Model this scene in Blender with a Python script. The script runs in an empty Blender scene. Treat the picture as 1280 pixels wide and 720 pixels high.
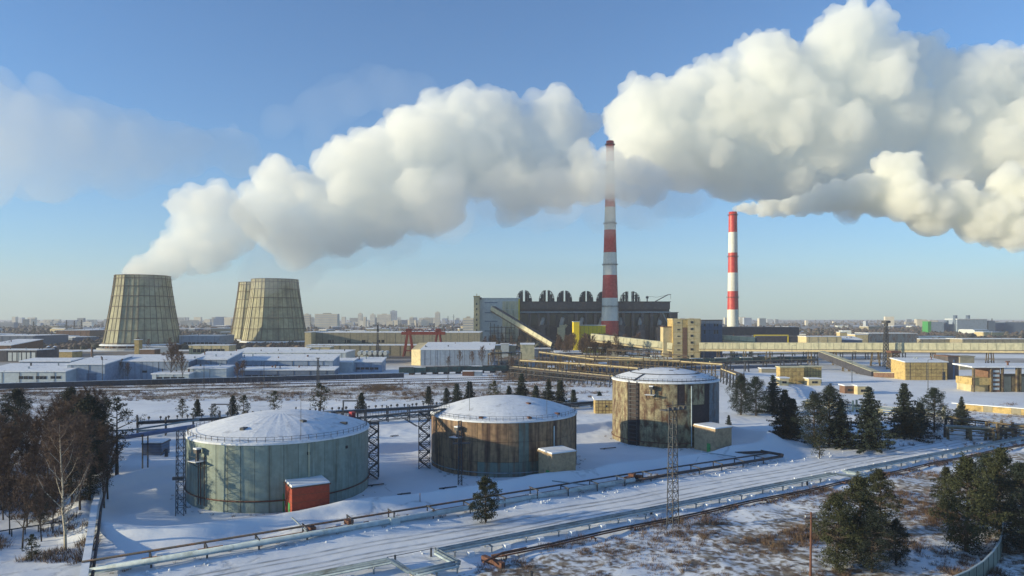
import bpy, bmesh, math, random, time
import numpy as np
from math import sin, cos, pi, radians, atan2, sqrt, hypot
from mathutils import Vector, Matrix, noise
random.seed(7)
S = bpy.context.scene
COL = S.collection
# ---------------------------------------------------------------- camera
CAM_H, F, HORIZON = 34.0, 853.33, 397.0
cd = bpy.data.cameras.new('camera'); cam = bpy.data.objects.new('camera', cd); COL.objects.link(cam)
cam.location = (0, 0, CAM_H); cam.rotation_euler = (pi/2, 0, 0)
cd.lens = 24; cd.sensor_width = 36; cd.shift_y = 37/1280; cd.clip_start = 1; cd.clip_end = 40000
S.camera = cam
# ---------------------------------------------------------------- light
SUN_EL = radians(11.5); SUN_AZ = radians(-168)      # azimuth counted from +X, anticlockwise
w = bpy.data.worlds.new('World'); S.world = w; w.use_nodes = True
nt = w.node_tree; bg = nt.nodes['Background']; bg.inputs[1].default_value = 0.102
sky = nt.nodes.new('ShaderNodeTexSky'); sky.sky_type = 'NISHITA'; sky.sun_disc = False
sky.sun_elevation = SUN_EL; sky.sun_rotation = (pi/2 - SUN_AZ) % (2*pi)
sky.air_density = 1.0; sky.dust_density = 0.2; sky.ozone_density = 2.0
tint = nt.nodes.new('ShaderNodeMix'); tint.data_type = 'RGBA'; tint.blend_type = 'MULTIPLY'; tint.inputs[0].default_value = 1
tint.inputs[7].default_value = (.49, .85, 1.22, 1)      # clear cold air: a little bluer than the model
nt.links.new(sky.outputs[0], tint.inputs[6]); nt.links.new(tint.outputs[2], bg.inputs[0])
sd = bpy.data.lights.new('sun', 'SUN'); sun = bpy.data.objects.new('sun', sd); COL.objects.link(sun)
sd.energy = 4.9; sd.angle = radians(0.5); sd.color = (1.0, 0.87, 0.57)
sun.rotation_euler = Vector((cos(SUN_EL)*cos(SUN_AZ), cos(SUN_EL)*sin(SUN_AZ), sin(SUN_EL))).to_track_quat('Z', 'Y').to_euler()
S.view_settings.view_transform = 'Standard'; S.view_settings.look = 'None'
S.view_settings.exposure = 0.74; S.view_settings.gamma = 1
S.cycles.max_bounces = 18; S.cycles.volume_bounces = 16; S.cycles.diffuse_bounces = 3; S.cycles.glossy_bounces = 2
S.cycles.transparent_max_bounces = 16
# ---------------------------------------------------------------- helpers
def ico(sub):
    bm = bmesh.new(); bmesh.ops.create_icosphere(bm, subdivisions=sub, radius=1)
    v = np.array([v.co[:] for v in bm.verts]); f = np.array([[q.index for q in t.verts] for t in bm.faces]); bm.free()
    return v, f
ICO = {k: ico(k) for k in (1, 2, 3)}
def np_mesh(name, V, Fc):
    """triangle mesh from arrays, quick"""
    me = bpy.data.meshes.new(name)
    me.vertices.add(len(V)); me.vertices.foreach_set('co', np.ascontiguousarray(V, dtype=np.float32).ravel())
    me.loops.add(Fc.size); me.loops.foreach_set('vertex_index', np.ascontiguousarray(Fc, dtype=np.int32).ravel())
    me.polygons.add(len(Fc)); me.polygons.foreach_set('loop_start', np.arange(0, Fc.size, Fc.shape[1], dtype=np.int32))
    me.update(calc_edges=True)
    return me
def gp(px, py, z=0.0):
    """point at height z seen at photograph pixel (px, py)"""
    Y = (CAM_H-z)*F/(py-HORIZON)
    return Vector(((px-640)/F*Y, Y, z))
def ap(px, py, Y):
    return Vector(((px-640)/F*Y, Y, CAM_H + (HORIZON-py)/F*Y))
def px2x(px, Y): return (px-640)/F*Y
def py2z(py, Y): return CAM_H + (HORIZON-py)/F*Y
AX = radians(31.5); U = Vector((cos(AX), sin(AX), 0)); V = Vector((-sin(AX), cos(AX), 0)); ZZ = Vector((0, 0, 1))
def tag(o, label=None, cat=None, group=None, kind=None):
    if label: o['label'] = label
    if cat: o['category'] = cat
    if group: o['group'] = group
    if kind: o['kind'] = kind
    return o
def thing(name, label, cat, loc=(0, 0, 0), rz=0.0, group=None):
    o = bpy.data.objects.new(name, None); COL.objects.link(o); o.empty_display_size = .2
    o.location = loc; o.rotation_euler = (0, 0, rz)
    return tag(o, label, cat, group)
def obj(name, me, parent=None, loc=(0, 0, 0), rz=0.0, mat=None, label=None):
    if mat is not None and not me.materials: me.materials.append(mat)
    o = bpy.data.objects.new(name, me); COL.objects.link(o); o.location = loc; o.rotation_euler = (0, 0, rz)
    if parent: o.parent = parent
    if label: o['label'] = label
    return o
KIDS = {}
def copy_tree(o, loc, rz=0.0, sc=1.0, label=None, group=None):
    c = o.copy(); COL.objects.link(c); c.location = loc; c.rotation_euler = (0, 0, rz); c.scale = (sc, sc, sc) if not hasattr(sc, '__len__') else sc
    if label: c['label'] = label
    if group: c['group'] = group
    if o.name not in KIDS: KIDS[o.name] = [(k, [g for g in ALLK(k)]) for k in ALLK(o)]
    for k, gs in KIDS[o.name]:
        kc = k.copy(); COL.objects.link(kc); kc.parent = c
        for g in gs:
            gc = g.copy(); COL.objects.link(gc); gc.parent = kc
    return c
def ALLK(o): return [x for x in bpy.data.objects if x.parent == o]
class MB:
    """collects shapes, then links them as ONE mesh object"""
    def __init__(s, origin=(0, 0, 0)): s.v = []; s.f = []; s.seg = []; s.o = Vector(origin)
    def poly(s, pts, faces):
        n = len(s.v); s.seg.append((n, len(s.f))); s.v += [tuple(Vector(p)-s.o) for p in pts]; s.f += [tuple(i+n for i in f) for f in faces]
    def hexa(s, b, t):      # four bottom points, four top points
        s.poly(list(b)+list(t), [(3, 2, 1, 0), (4, 5, 6, 7), (0, 1, 5, 4), (1, 2, 6, 5), (2, 3, 7, 6), (3, 0, 4, 7)])
    def box(s, c, size, rz=0.0):   # c = centre of the bottom
        x, y = size[0]/2, size[1]/2; ca, sa = cos(rz), sin(rz); c = Vector(c)
        q = [c + Vector((ca*a-sa*b, sa*a+ca*b, 0)) for a, b in ((-x, -y), (x, -y), (x, y), (-x, y))]
        s.hexa(q, [p + Vector((0, 0, size[2])) for p in q])
    def beam(s, p, q, w, h=None):
        p, q = Vector(p), Vector(q); h = h or w; d = (q-p).normalized()
        a = d.cross(ZZ) if abs(d.z) < .98 else d.cross(Vector((0, 1, 0))); a.normalize(); b = a.cross(d)
        a *= w/2; b *= h/2
        s.hexa([p-a-b, p+a-b, p+a+b, p-a+b], [q-a-b, q+a-b, q+a+b, q-a+b])
    def tube(s, p, q, r, n=8, r2=None, caps=True):
        p, q = Vector(p), Vector(q); r2 = r if r2 is None else r2; d = (q-p).normalized()
        a = d.cross(ZZ) if abs(d.z) < .98 else d.cross(Vector((0, 1, 0))); a.normalize(); b = a.cross(d)
        ring = [(a*cos(2*pi*i/n) + b*sin(2*pi*i/n)) for i in range(n)]
        s.poly([p+e*r for e in ring] + [q+e*r2 for e in ring],
               [(i, (i+1) % n, n+(i+1) % n, n+i) for i in range(n)] + ([tuple(range(n-1, -1, -1)), tuple(range(n, 2*n))] if caps else []))
    def path(s, pts, r, n=8):
        """a pipe through the points with mitred bends"""
        pts = [Vector(p) for p in pts]; m = len(pts); rings = []
        for i, p in enumerate(pts):
            d0 = (pts[i]-pts[i-1]).normalized() if i else None; d1 = (pts[i+1]-pts[i]).normalized() if i < m-1 else None
            d = (d0 + d1).normalized() if d0 and d1 else (d0 or d1)
            a = d.cross(ZZ) if abs(d.z) < .98 else d.cross(Vector((0, 1, 0))); a.normalize(); b = a.cross(d)
            k = 1/max(.4, sqrt(max(.01, (1+d0.dot(d1))/2))) if d0 and d1 else 1
            rings += [p + (a*cos(2*pi*j/n)*k + b*sin(2*pi*j/n))*r for j in range(n)]
        f = [(i*n+j, i*n+(j+1) % n, (i+1)*n+(j+1) % n, (i+1)*n+j) for i in range(m-1) for j in range(n)]
        s.poly(rings, f + [tuple(range(n-1, -1, -1)), tuple(range((m-1)*n, m*n))])
    def lathe(s, prof, n=48, c=(0, 0, 0), a0=0, a1=2*pi):
        c = Vector(c); full = abs(a1-a0-2*pi) < 1e-6; k = n if full else n+1; P = []
        for r, z in prof:
            P += [c + Vector((r*cos(a0+(a1-a0)*i/n), r*sin(a0+(a1-a0)*i/n), z)) for i in range(k)]
        s.poly(P, [(j*k+i, j*k+(i+1) % k, (j+1)*k+(i+1) % k, (j+1)*k+i) for j in range(len(prof)-1) for i in range(n)])
    def ring_tube(s, R, z, r, n=48, m=5, c=(0, 0)):
        s.poly([(c[0]+(R+r*cos(2*pi*j/m))*cos(2*pi*i/n), c[1]+(R+r*cos(2*pi*j/m))*sin(2*pi*i/n), z+r*sin(2*pi*j/m)) for i in range(n) for j in range(m)],
               [(i*m+j, ((i+1) % n)*m+j, ((i+1) % n)*m+(j+1) % m, i*m+(j+1) % m) for i in range(n) for j in range(m)])
    def tri(s, a, b, c): s.poly([a, b, c], [(0, 1, 2)])
    def mesh(s, name, smooth=False):
        me = bpy.data.meshes.new(name); me.from_pydata(s.v, [], s.f)
        if smooth: me.shade_smooth()
        return me
    def build(s, name, mat, parent=None, smooth=False, loc=(0, 0, 0), rz=0.0, label=None):
        me = s.mesh(name, smooth); me.materials.append(mat)
        return obj(name, me, parent, loc, rz, label=label)
    def each(s, name, mt, parent, smooth=False):
        """every shape collected becomes a part of its own"""
        for (a, b), (c, d) in zip(s.seg, s.seg[1:]+[(len(s.v), len(s.f))]):
            me = bpy.data.meshes.new(name); me.from_pydata(s.v[a:c], [], [tuple(i-a for i in f) for f in s.f[b:d]])
            if smooth: me.shade_smooth()
            me.materials.append(mt); obj(name, me, parent)
# ---------------------------------------------------------------- materials
def mat(name, col, rough=.8, var=.25, scale=.6, col2=None, mix=(.45, .65), streak=0.0, bump=0.0, metal=0.0, rnd=0.0, sscale=None):
    """procedural surface: colour varied by noise, an optional second colour in patches or vertical streaks, relief, per-piece variation"""
    m = bpy.data.materials.new(name); m.use_nodes = True; n = m.node_tree; N = n.nodes; L = n.links.new
    b = N['Principled BSDF']; b.inputs['Roughness'].default_value = rough; b.inputs['Metallic'].default_value = metal
    geo = N.new('ShaderNodeNewGeometry')
    def noise_(sc, det=5, vec=None, dist=0):
        t = N.new('ShaderNodeTexNoise'); t.inputs['Scale'].default_value = sc; t.inputs['Detail'].default_value = det; t.inputs['Distortion'].default_value = dist
        L(vec or geo.outputs['Position'], t.inputs['Vector']); return t.outputs['Fac']
    def ramp(v, lo, hi, a=0.0, c=1.0):
        r = N.new('ShaderNodeMapRange'); r.inputs[1].default_value = lo; r.inputs[2].default_value = hi
        r.inputs[3].default_value = a; r.inputs[4].default_value = c; L(v, r.inputs[0]); return r.outputs[0]
    def mixc(f, a, c, mode='MIX'):
        x = N.new('ShaderNodeMix'); x.data_type = 'RGBA'; x.blend_type = mode
        if isinstance(f, float): x.inputs[0].default_value = f
        else: L(f, x.inputs[0])
        for s_, k in ((a, 6), (c, 7)):
            if isinstance(s_, tuple): x.inputs[k].default_value = (*s_, 1)
            else: L(s_, x.inputs[k])
        return x.outputs[2]
    out = col
    if col2:
        vec = None
        if streak:
            mp = N.new('ShaderNodeMapping'); mp.inputs['Scale'].default_value = (1, 1, 1-streak); L(geo.outputs['Position'], mp.inputs['Vector']); vec = mp.outputs[0]
        out = mixc(ramp(noise_(sscale or scale, 6, vec, .3), *mix), out, col2)
    if var:
        g = N.new('ShaderNodeCombineColor'); v = ramp(noise_(scale*2.3, 6), .3, .7, 1-var, 1+var)
        for k in range(3): L(v, g.inputs[k])
        out = mixc(1.0, out, g.outputs[0], 'MULTIPLY')
    if rnd:
        oi = N.new('ShaderNodeObjectInfo'); g = N.new('ShaderNodeCombineColor'); v = ramp(oi.outputs['Random'], 0, 1, 1-rnd, 1+rnd)
        for k in range(3): L(v, g.inputs[k])
        out = mixc(1.0, out, g.outputs[0], 'MULTIPLY')
    if isinstance(out, tuple): b.inputs['Base Color'].default_value = (*out, 1)
    else: L(out, b.inputs['Base Color'])
    if bump:
        bp = N.new('ShaderNodeBump'); bp.inputs['Strength'].default_value = min(1, bump); bp.inputs['Distance'].default_value = .12
        L(noise_(scale*4, 6), bp.inputs['Height']); L(bp.outputs[0], b.inputs['Normal'])
    return m
M = dict(
 snow=mat('snow', (.74, .76, .79), .75, .07, .25, bump=.5),
 roofsnow=mat('roof_snow', (.70, .72, .76), .75, .07, .5, col2=(.50, .51, .54), mix=(.56, .72), bump=.4),
 tank_green=mat('tank_cladding_grey_green', (.215, .265, .235), .5, .14, .4, col2=(.12, .125, .09), mix=(.52, .80), streak=.93, rnd=.07, sscale=1.1, metal=.15),
 tank_brown=mat('tank_cladding_brown', (.27, .170, .095), .65, .28, .5, col2=(.075, .040, .028), mix=(.40, .64), streak=.93, rnd=.12, sscale=1.0),
 tank_teal=mat('tank_cladding_teal', (.135, .17, .15), .55, .15, .5, col2=(.13, .085, .05), mix=(.46, .66), streak=.9, rnd=.06, sscale=1.0),
 tank_ochre=mat('tank_cladding_rusty', (.29, .25, .15), .7, .30, 1.3, col2=(.10, .052, .028), mix=(.38, .64), streak=.5, rnd=.09, bump=.3, sscale=.9),
 tank_dark=mat('tank_bare_shell', (.035, .026, .03), .8, .3, .8),
 tank_bluegrey=mat('tank_cladding_blue_grey', (.13, .16, .19), .6, .2, .6, col2=(.10, .055, .04), mix=(.45, .68), streak=.6, rnd=.1),
 steel=mat('dark_steel', (.045, .05, .06), .6, .25, 1.5, col2=(.10, .055, .035), mix=(.55, .75)),
 rust=mat('rusty_steel', (.13, .055, .035), .8, .3, 1.2),
 whitepipe=mat('pale_pipe_cladding', (.42, .50, .53), .45, .15, .5, col2=(.25, .30, .30), mix=(.55, .7), bump=.25),
 greypipe=mat('grey_pipe_cladding', (.22, .28, .32), .5, .2, .6, col2=(.12, .14, .14), mix=(.5, .7)),
 bluepipe=mat('blue_pipe_cladding', (.13, .19, .34), .5, .15, .6),
 darkpipe=mat('dark_pipe_wrap', (.05, .045, .05), .8, .3, 1.0, col2=(.12, .06, .04), mix=(.5, .65)),
 redbrick=mat('red_painted_wall', (.30, .045, .02), .75, .18, .9, col2=(.27, .045, .02), mix=(.5, .7), bump=.3),
 beige=mat('beige_plaster', (.40, .29, .18), .8, .15, .8, col2=(.28, .20, .13), mix=(.5, .7), bump=.3),
 green=mat('green_paint', (.05, .27, .07), .5, .15, 1),
 white=mat('white_paint', (.72, .73, .70), .5, .1, 1),
 paint_red=mat('red_paint', (.42, .022, .018), .5, .15, .4, col2=(.50, .05, .04), mix=(.4, .6)),
 paint_white=mat('off_white_paint', (.66, .66, .60), .5, .08, .15, col2=(.5, .49, .44), mix=(.5, .75), streak=.9),
 red_box=mat('bright_red_paint', (.40, .02, .03), .5, .15, 1),
 bluewall=mat('blue_grey_panel', (.25, .31, .40), .7, .1, .3, col2=(.19, .24, .31), mix=(.5, .7), rnd=.05),
 whitewall=mat('white_rendered_wall', (.40, .45, .48), .7, .1, .3),
 navy=mat('dark_blue_panel', (.10, .14, .21), .7, .15, .3),
 yellow=mat('pale_yellow_panel', (.54, .44, .25), .75, .12, .3, col2=(.40, .34, .2), mix=(.5, .7), rnd=.06),
 ochre=mat('ochre_brick_wall', (.46, .33, .13), .8, .2, .6, col2=(.30, .22, .09), mix=(.5, .66), rnd=.07),
 brightyellow=mat('bright_yellow_cladding', (.66, .50, .015), .6, .1, .3, rnd=.05),
 olive=mat('olive_concrete', (.27, .24, .17), .85, .15, .25, rnd=.06),
 greywall=mat('light_grey_cladding', (.50, .53, .52), .7, .1, .2, rnd=.05),
 palegreen=mat('pale_green_cladding', (.50, .47, .32), .6, .14, .25, col2=(.24, .25, .18), mix=(.52, .72), streak=.7, rnd=.05),
 plantdark=mat('dark_weathered_concrete', (.085, .078, .082), .85, .25, .12, col2=(.13, .10, .09), mix=(.5, .7), streak=.5),
 plantnavy=mat('near_black_cladding', (.05, .05, .065), .85, .25, .2),  # even near-black colour for dark walls and roofs
 glass=mat('dark_window_glass', (.02, .025, .035), .15, .1, 1),
 teal=mat('dark_teal_wagon_paint', (.035, .085, .085), .6, .25, .6, col2=(.05, .04, .035), mix=(.5, .7), rnd=.15),
 crane=mat('crane_red_paint', (.20, .025, .015), .6, .2, .5),
 tower=mat('cooling_tower_sheeting', (.36, .34, .22), .85, .18, .12, col2=(.22, .21, .15), mix=(.45, .7), streak=.85, rnd=.10),
 towerdark=mat('cooling_tower_ribs', (.14, .11, .09), .85, .2, .3),
 brown=mat('brown_brick', (.16, .09, .06), .85, .2, .4),
 concrete=mat('grey_concrete', (.30, .30, .29), .85, .15, .5, bump=.2),
 trestle=mat('weathered_ochre_steel', (.15, .115, .065), .8, .3, .5, col2=(.06, .042, .035), mix=(.45, .62)),
 bark=mat('dark_bark', (.06, .045, .035), .9, .3, 2),
 birchbark=mat('pale_birch_bark', (.40, .35, .27), .85, .25, 2.5, col2=(.07, .06, .05), mix=(.55, .62)),
 twig=mat('reddish_brown_twigs', (.115, .072, .052), .9, .25, 1, rnd=.25),
 needle=mat('dark_conifer_needles', (.015, .026, .018), .85, .35, 1.3, rnd=.25),
 needle2=mat('olive_pine_needles', (.030, .036, .014), .85, .35, 1.3, rnd=.2),
 scrub=mat('dry_rusty_scrub', (.10, .062, .045), .9, .35, .5, col2=(.20, .14, .09), mix=(.45, .65)),
 forest=mat('far_winter_wood', (.095, .070, .060), .9, .3, .02, col2=(.05, .055, .045), mix=(.45, .62)),
 city=mat('pale_city_panel', (.50, .46, .38), .8, .1, .02, rnd=.3),
 cityblue=mat('blue_grey_city_panel', (.30, .33, .38), .8, .1, .02, rnd=.3),
)
# ---------------------------------------------------------------- ground
T1 = Vector((-45.9, 135.5, 0)); T2 = Vector((-1.9, 162, 0)); T3 = Vector((43, 192, 0))
def st(x, y): dx, dy = x-T1.x, y-T1.y; return dx*U.x+dy*U.y, dx*V.x+dy*V.y
def site(s, t, z=0.0): p = T1 + U*s + V*t; return Vector((p.x, p.y, z))
def sm(a, b, x):
    q = min(1, max(0, (x-a)/(b-a))); return q*q*(3-2*q)
HEAPS = [(-26, 112, 6, 1.3), (-33, 108.6, 4.5, 1.1), (-19, 116, 7, .9), (69, 180, 9, 1.6), (2, 128, 9, .8), (-75, 127, 6, .8), (-64, 114, 7, .9), (30, 146, 8, .7), (-100, 160, 10, 1.2), (-98, 128, 9, 1.5), (96, 188, 14, .9), (18, 139, 7, .6)]
def gz(x, y):
    s, t = st(x, y); z = 0
    if -70 < s < 170 and -60 < t < 60:
        cx, cy, hx, hy, r = 47.5, .5, 81.0, 25.0, 19.0
        qx, qy = abs(s-cx)-hx+r, abs(t-cy)-hy+r
        d = hypot(max(qx, 0), max(qy, 0)) + min(max(qx, qy), 0) - r
        n = noise.noise(Vector((x*.06, y*.06, 3)))
        z += (1.5+.9*n)*math.exp(-((d+1.2*n)/(2.6+n))**2)
        z += .45*sm(6, 0, d)*sm(-6, 0, d)
    for hx_, hy_, r, h in HEAPS:
        q = ((x-hx_)**2+(y-hy_)**2)/r**2
        if q < 4: z += h*math.exp(-q*1.6)
    if y < 500:
        road = sm(-51, -49, t)*sm(-35, -37, t)
        z += (1-.85*road)*(.22*noise.noise(Vector((x*.12, y*.12, 0))) + .10*noise.noise(Vector((x*.5, y*.5, 5)))) * (1 if t > -52 else 1.6)
        for tr in (-41.2, -43.0, -45.6):
            wob = .5*noise.noise(Vector((s*.03, tr, 0)))
            z -= .09*math.exp(-((t-tr-wob)/.28)**2)*road
        z += .28*math.exp(-((t+49.3)/.7)**2) + .25*math.exp(-((t+36.9)/.6)**2)
    return z
def axis_(fine0, fine1, step, far0, far1, g=1.06):
    a = list(np.arange(fine0, fine1, step)); d = step; x = fine1
    while x < far1: a.append(x); d *= g; x += d
    a.append(far1); d = step; x = fine0-step; b = []
    while x > far0: b.append(x); d *= g; x -= d
    b.append(far0); return np.array(b[::-1] + a)
gx = axis_(-110, 130, .9, -7900, 7900, 1.09); gy = axis_(62, 235, .7, -1500, 10900, 1.05)
Vv = np.zeros((len(gy), len(gx), 3)); scr = np.zeros((len(gy), len(gx))); far = np.zeros_like(scr); rd = np.zeros_like(scr)
for j, y in enumerate(gy):
    for i, x in enumerate(gx):
        Vv[j, i] = (x, y, gz(x, y) if (y > 50 and y < 520 and abs(x) < 420) else 0)
        s, t = st(x, y)
        if y > 40:
            px, py = 640 + x/y*F, HORIZON + CAM_H/y*F
            a = .62*sm(-56.5, -60, t)*sm(500, 300, y)
            if px < 150 and t > -34: a = max(a, .55*sm(152, 120, px)*sm(486, 500, py)*(1-.75*sm(600, 640, py)))
            a = max(a, .62*sm(476, 480, py)*sm(504, 498, py)*sm(760, 700, px)); a = max(a, .5*sm(515, 520, py)*sm(560, 552, py)*sm(1210, 1240, px))
            a = max(a, .42*sm(600, 760, px)*sm(466, 470, py)*sm(500, 490, py)*sm(980, 900, px))
            a = max(a, .36*sm(880, 960, px)*sm(462, 470, py)*sm(545, 530, py)); a = max(a, .8*sm(600, 640, px)*sm(444, 450, py)*sm(481, 474, py)*sm(910, 860, px)); scr[j, i] = a
            far[j, i] = sm(400, 560, y)
            rd[j, i] = sm(-51, -49.5, t)*sm(-34.5, -36, t)*sm(420, 300, y)
nx, ny = len(gx), len(gy)
idx = np.arange(nx*ny).reshape(ny, nx)
Fq = np.stack([idx[:-1, :-1], idx[:-1, 1:], idx[1:, 1:], idx[1:, :-1]], -1).reshape(-1, 4)
me = np_mesh('ground', Vv.reshape(-1, 3), Fq); me.shade_smooth()
for nm, arr in (('scrub', scr), ('far', far), ('road', rd)):
    at = me.attributes.new(nm, 'FLOAT', 'POINT'); at.data.foreach_set('value', arr.ravel().astype(np.float32))
def ground_mat():
    m = bpy.data.materials.new('snowy_ground'); m.use_nodes = True; n = m.node_tree; N = n.nodes; L = n.links.new; b = N['Principled BSDF']
    b.inputs['Roughness'].default_value = .8; geo = N.new('ShaderNodeNewGeometry')
    def nz(sc, det=6, stretch=None, dist=0, rot=0):
        t = N.new('ShaderNodeTexNoise'); t.inputs['Scale'].default_value = sc; t.inputs['Detail'].default_value = det; t.inputs['Distortion'].default_value = dist
        if stretch:
            mp = N.new('ShaderNodeMapping'); mp.inputs['Scale'].default_value = stretch; mp.inputs['Rotation'].default_value = (0, 0, rot)
            L(geo.outputs['Position'], mp.inputs['Vector']); L(mp.outputs[0], t.inputs['Vector'])
        else: L(geo.outputs['Position'], t.inputs['Vector'])
        return t.outputs['Fac']
    def at(a): q = N.new('ShaderNodeAttribute'); q.attribute_name = a; return q.outputs['Fac']
    def mth(op, a, c):
        q = N.new('ShaderNodeMath'); q.operation = op
        for k, s_ in ((0, a), (1, c)):
            if isinstance(s_, (int, float)): q.inputs[k].default_value = s_
            else: L(s_, q.inputs[k])
        return q.outputs[0]
    def rng(v, lo, hi, a=0, c=1):
        r = N.new('ShaderNodeMapRange'); r.inputs[1].default_value = lo; r.inputs[2].default_value = hi; r.inputs[3].default_value = a; r.inputs[4].default_value = c; L(v, r.inputs[0]); return r.outputs[0]
    def mix(f, a, c):
        x = N.new('ShaderNodeMix'); x.data_type = 'RGBA'; L(f, x.inputs[0])
        for s_, k in ((a, 6), (c, 7)):
            if isinstance(s_, tuple): x.inputs[k].default_value = (*s_, 1)
            else: L(s_, x.inputs[k])
        return x.outputs[2]
    snow = mix(rng(nz(.05, 8), .35, .65), (.68, .70, .74), (.77, .79, .82))
    snow = mix(mth('MULTIPLY', at('road'), rng(nz(.35, 6, (1, .12, 1), 0, -AX), .45, .7, 0, .5)), snow, (.58, .60, .62))
    # wheel ruts along the lane and wandering foot trails
    vd = N.new('ShaderNodeVectorMath'); vd.operation = 'DOT_PRODUCT'; L(geo.outputs['Position'], vd.inputs[0]); vd.inputs[1].default_value = V
    tt = mth('ADD', mth('SUBTRACT', vd.outputs['Value'], T1.dot(V)), mth('MULTIPLY', mth('SUBTRACT', nz(.035, 2), .5), 3.0)); rut = None
    for c_ in (-40.6, -42.3, -45.0, -46.8):
        q = rng(mth('ABSOLUTE', mth('SUBTRACT', tt, c_), 0), .12, .42, 1, 0); rut = q if rut is None else mth('MAXIMUM', rut, q)
    rut = mth('MULTIPLY', mth('MULTIPLY', rut, at('road')), rng(nz(.25, 5), .3, .6, .15, 1))
    tr = mth('MULTIPLY', rng(mth('ABSOLUTE', mth('SUBTRACT', nz(.022, 3, None, .2), .5), 0), .0015, .006, 1, 0), rng(nz(.9, 3), .4, .6))
    marks = mth('MAXIMUM', mth('MULTIPLY', rut, .95), mth('MULTIPLY', tr, .45))
    snow = mix(marks, snow, (.30, .31, .33))
    # brush: broad patches times fine speckle
    p = mth('ADD', mth('MULTIPLY', nz(.07, 4), .55), mth('MULTIPLY', nz(.9, 8, None, .4), .5))
    thr = mth('SUBTRACT', p, mth('SUBTRACT', .86, mth('MULTIPLY', at('scrub'), .62)))
    brushc = mix(rng(nz(.6, 5), .4, .6), (.11, .075, .055), (.28, .23, .17))
    c = mix(rng(thr, 0, .10), snow, brushc)
    # far country: fields, woods, yards in strips
    f1 = rng(nz(.0045, 9, (.45, 1.4, 1), .3), .40, .50); f2 = mth('MULTIPLY', f1, at('far'))
    land = mix(rng(nz(.01, 6, (.5, 1.5, 1)), .42, .6), (.085, .065, .055), (.16, .125, .10))
    c = mix(mth('MULTIPLY', f2, .95), c, land)
    L(c, b.inputs['Base Color'])
    bp = N.new('ShaderNodeBump'); bp.inputs['Strength'].default_value = .45; bp.inputs['Distance'].default_value = .25
    L(mth('SUBTRACT', mth('ADD', mth('MULTIPLY', nz(.5, 8), .7), mth('MULTIPLY', nz(3, 4), .15)), mth('MULTIPLY', marks, .5)), bp.inputs['Height']); L(bp.outputs[0], b.inputs['Normal'])
    return m
me.materials.append(ground_mat())
tag(obj('ground', me), 'snow covered ground running to the city on the horizon', kind='structure')
# ---------------------------------------------------------------- trees
def tri_mesh(name, P, mat_):
    P = np.asarray(P, dtype=np.float32).reshape(-1, 3); me = np_mesh(name, P, np.arange(len(P)).reshape(-1, 3)); me.materials.append(mat_); return me
def clump(P, c, r, n, size, rs, flat=.8):
    """n little triangles in a ball"""
    d = rs.normal(size=(n, 3)); d /= np.linalg.norm(d, axis=1)[:, None]; rad = r*rs.uniform(.25, 1, n)**.6
    o = np.array(c) + d*rad[:, None]*np.array([1, 1, flat])
    a = rs.normal(size=(n, 3)); a /= np.linalg.norm(a, axis=1)[:, None]; b = rs.normal(size=(n, 3)); b /= np.linalg.norm(b, axis=1)[:, None]
    s = size*rs.uniform(.6, 1.3, n)[:, None]
    P.append(np.stack([o, o+a*s, o+b*s*.6], 1).reshape(-1, 3))
def spruce(name, h, r, seed, mt, dens=1.0, p=.8, base=.06):
    rs = np.random.RandomState(seed); lob = rs.uniform(-.22, .22, 6); t = MB(); t.tube((0, 0, -.3), (0, 0, h*.97), h*.018+.04, 6, .02)
    P = []; z = h*base; skew = rs.uniform(-.12, .12, 2)
    while z < h*.98:
        u = 1-z/h; R = r*(u**p)*rs.uniform(.8, 1.12)+.12; nb = max(4, int(9*dens))
        for k in range(nb):
            a = 2*pi*k/nb + rs.uniform(-.35, .35); L_ = R*rs.uniform(.55, 1.25)*(1+skew[0]*cos(a)+skew[1]*sin(a)+lob[int(z/h*5.99)]*cos(a*2+z)); m = max(2, int(L_/.38*dens))
            if rs.rand() < .08: continue
            for q in range(m):
                f = (q+.7)/m; c = (cos(a)*L_*f, sin(a)*L_*f, z - L_*.22*f + .18*L_*f*f)
                clump(P, c, .26+.30*(1-f)*min(1, r/2), int(12*dens), .42, rs, .55)
        z += h*.045*rs.uniform(.8, 1.25) if h > 6 else .33
    root = thing(name, None, None); t.build('trunk', M['bark'], root)
    obj('crown', tri_mesh('crown', np.concatenate(P), mt), root); return root
def pine(name, h, r, seed, mt, z0=.18, n=26, cs=1.0, tri=70, bark='bark'):
    rs = np.random.RandomState(seed); t = MB(); top = Vector((rs.uniform(-.3, .3), rs.uniform(-.3, .3), h*.94)); t.tube((0, 0, -.3), top, h*.02+.05, 7, .03)
    P = []
    for k in range(n):
        u = (k+.5)/n; z = h*(z0+(1-z0)*u); R = r*(sin(min(1, (u*.9+.14))*pi)**.7)*rs.uniform(.45, 1.1); a = k*2.4+rs.uniform(-.5, .5)
        c = Vector((cos(a)*R, sin(a)*R, z + .25*R)); t.tube((top.x*z/h, top.y*z/h, z-.12*R), c, .05+.004*h, 4, .02, False)
        s = cs*rs.uniform(.7, 1.2)*(1.1-.4*u)
        clump(P, c, s, int(tri), .30, rs, .62)
        for _ in range(2): clump(P, c+Vector(rs.uniform(-1, 1, 3))*s*.9, s*.55, int(tri*.35), .28, rs, .6)
        clump(P, c*.55+Vector((0, 0, z*.45)), s*.7, int(tri*.45), .28, rs, .6)
    root = thing(name, None, None); t.build('trunk', M[bark], root)
    obj('crown', tri_mesh('crown', np.concatenate(P), mt), root); return root
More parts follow.
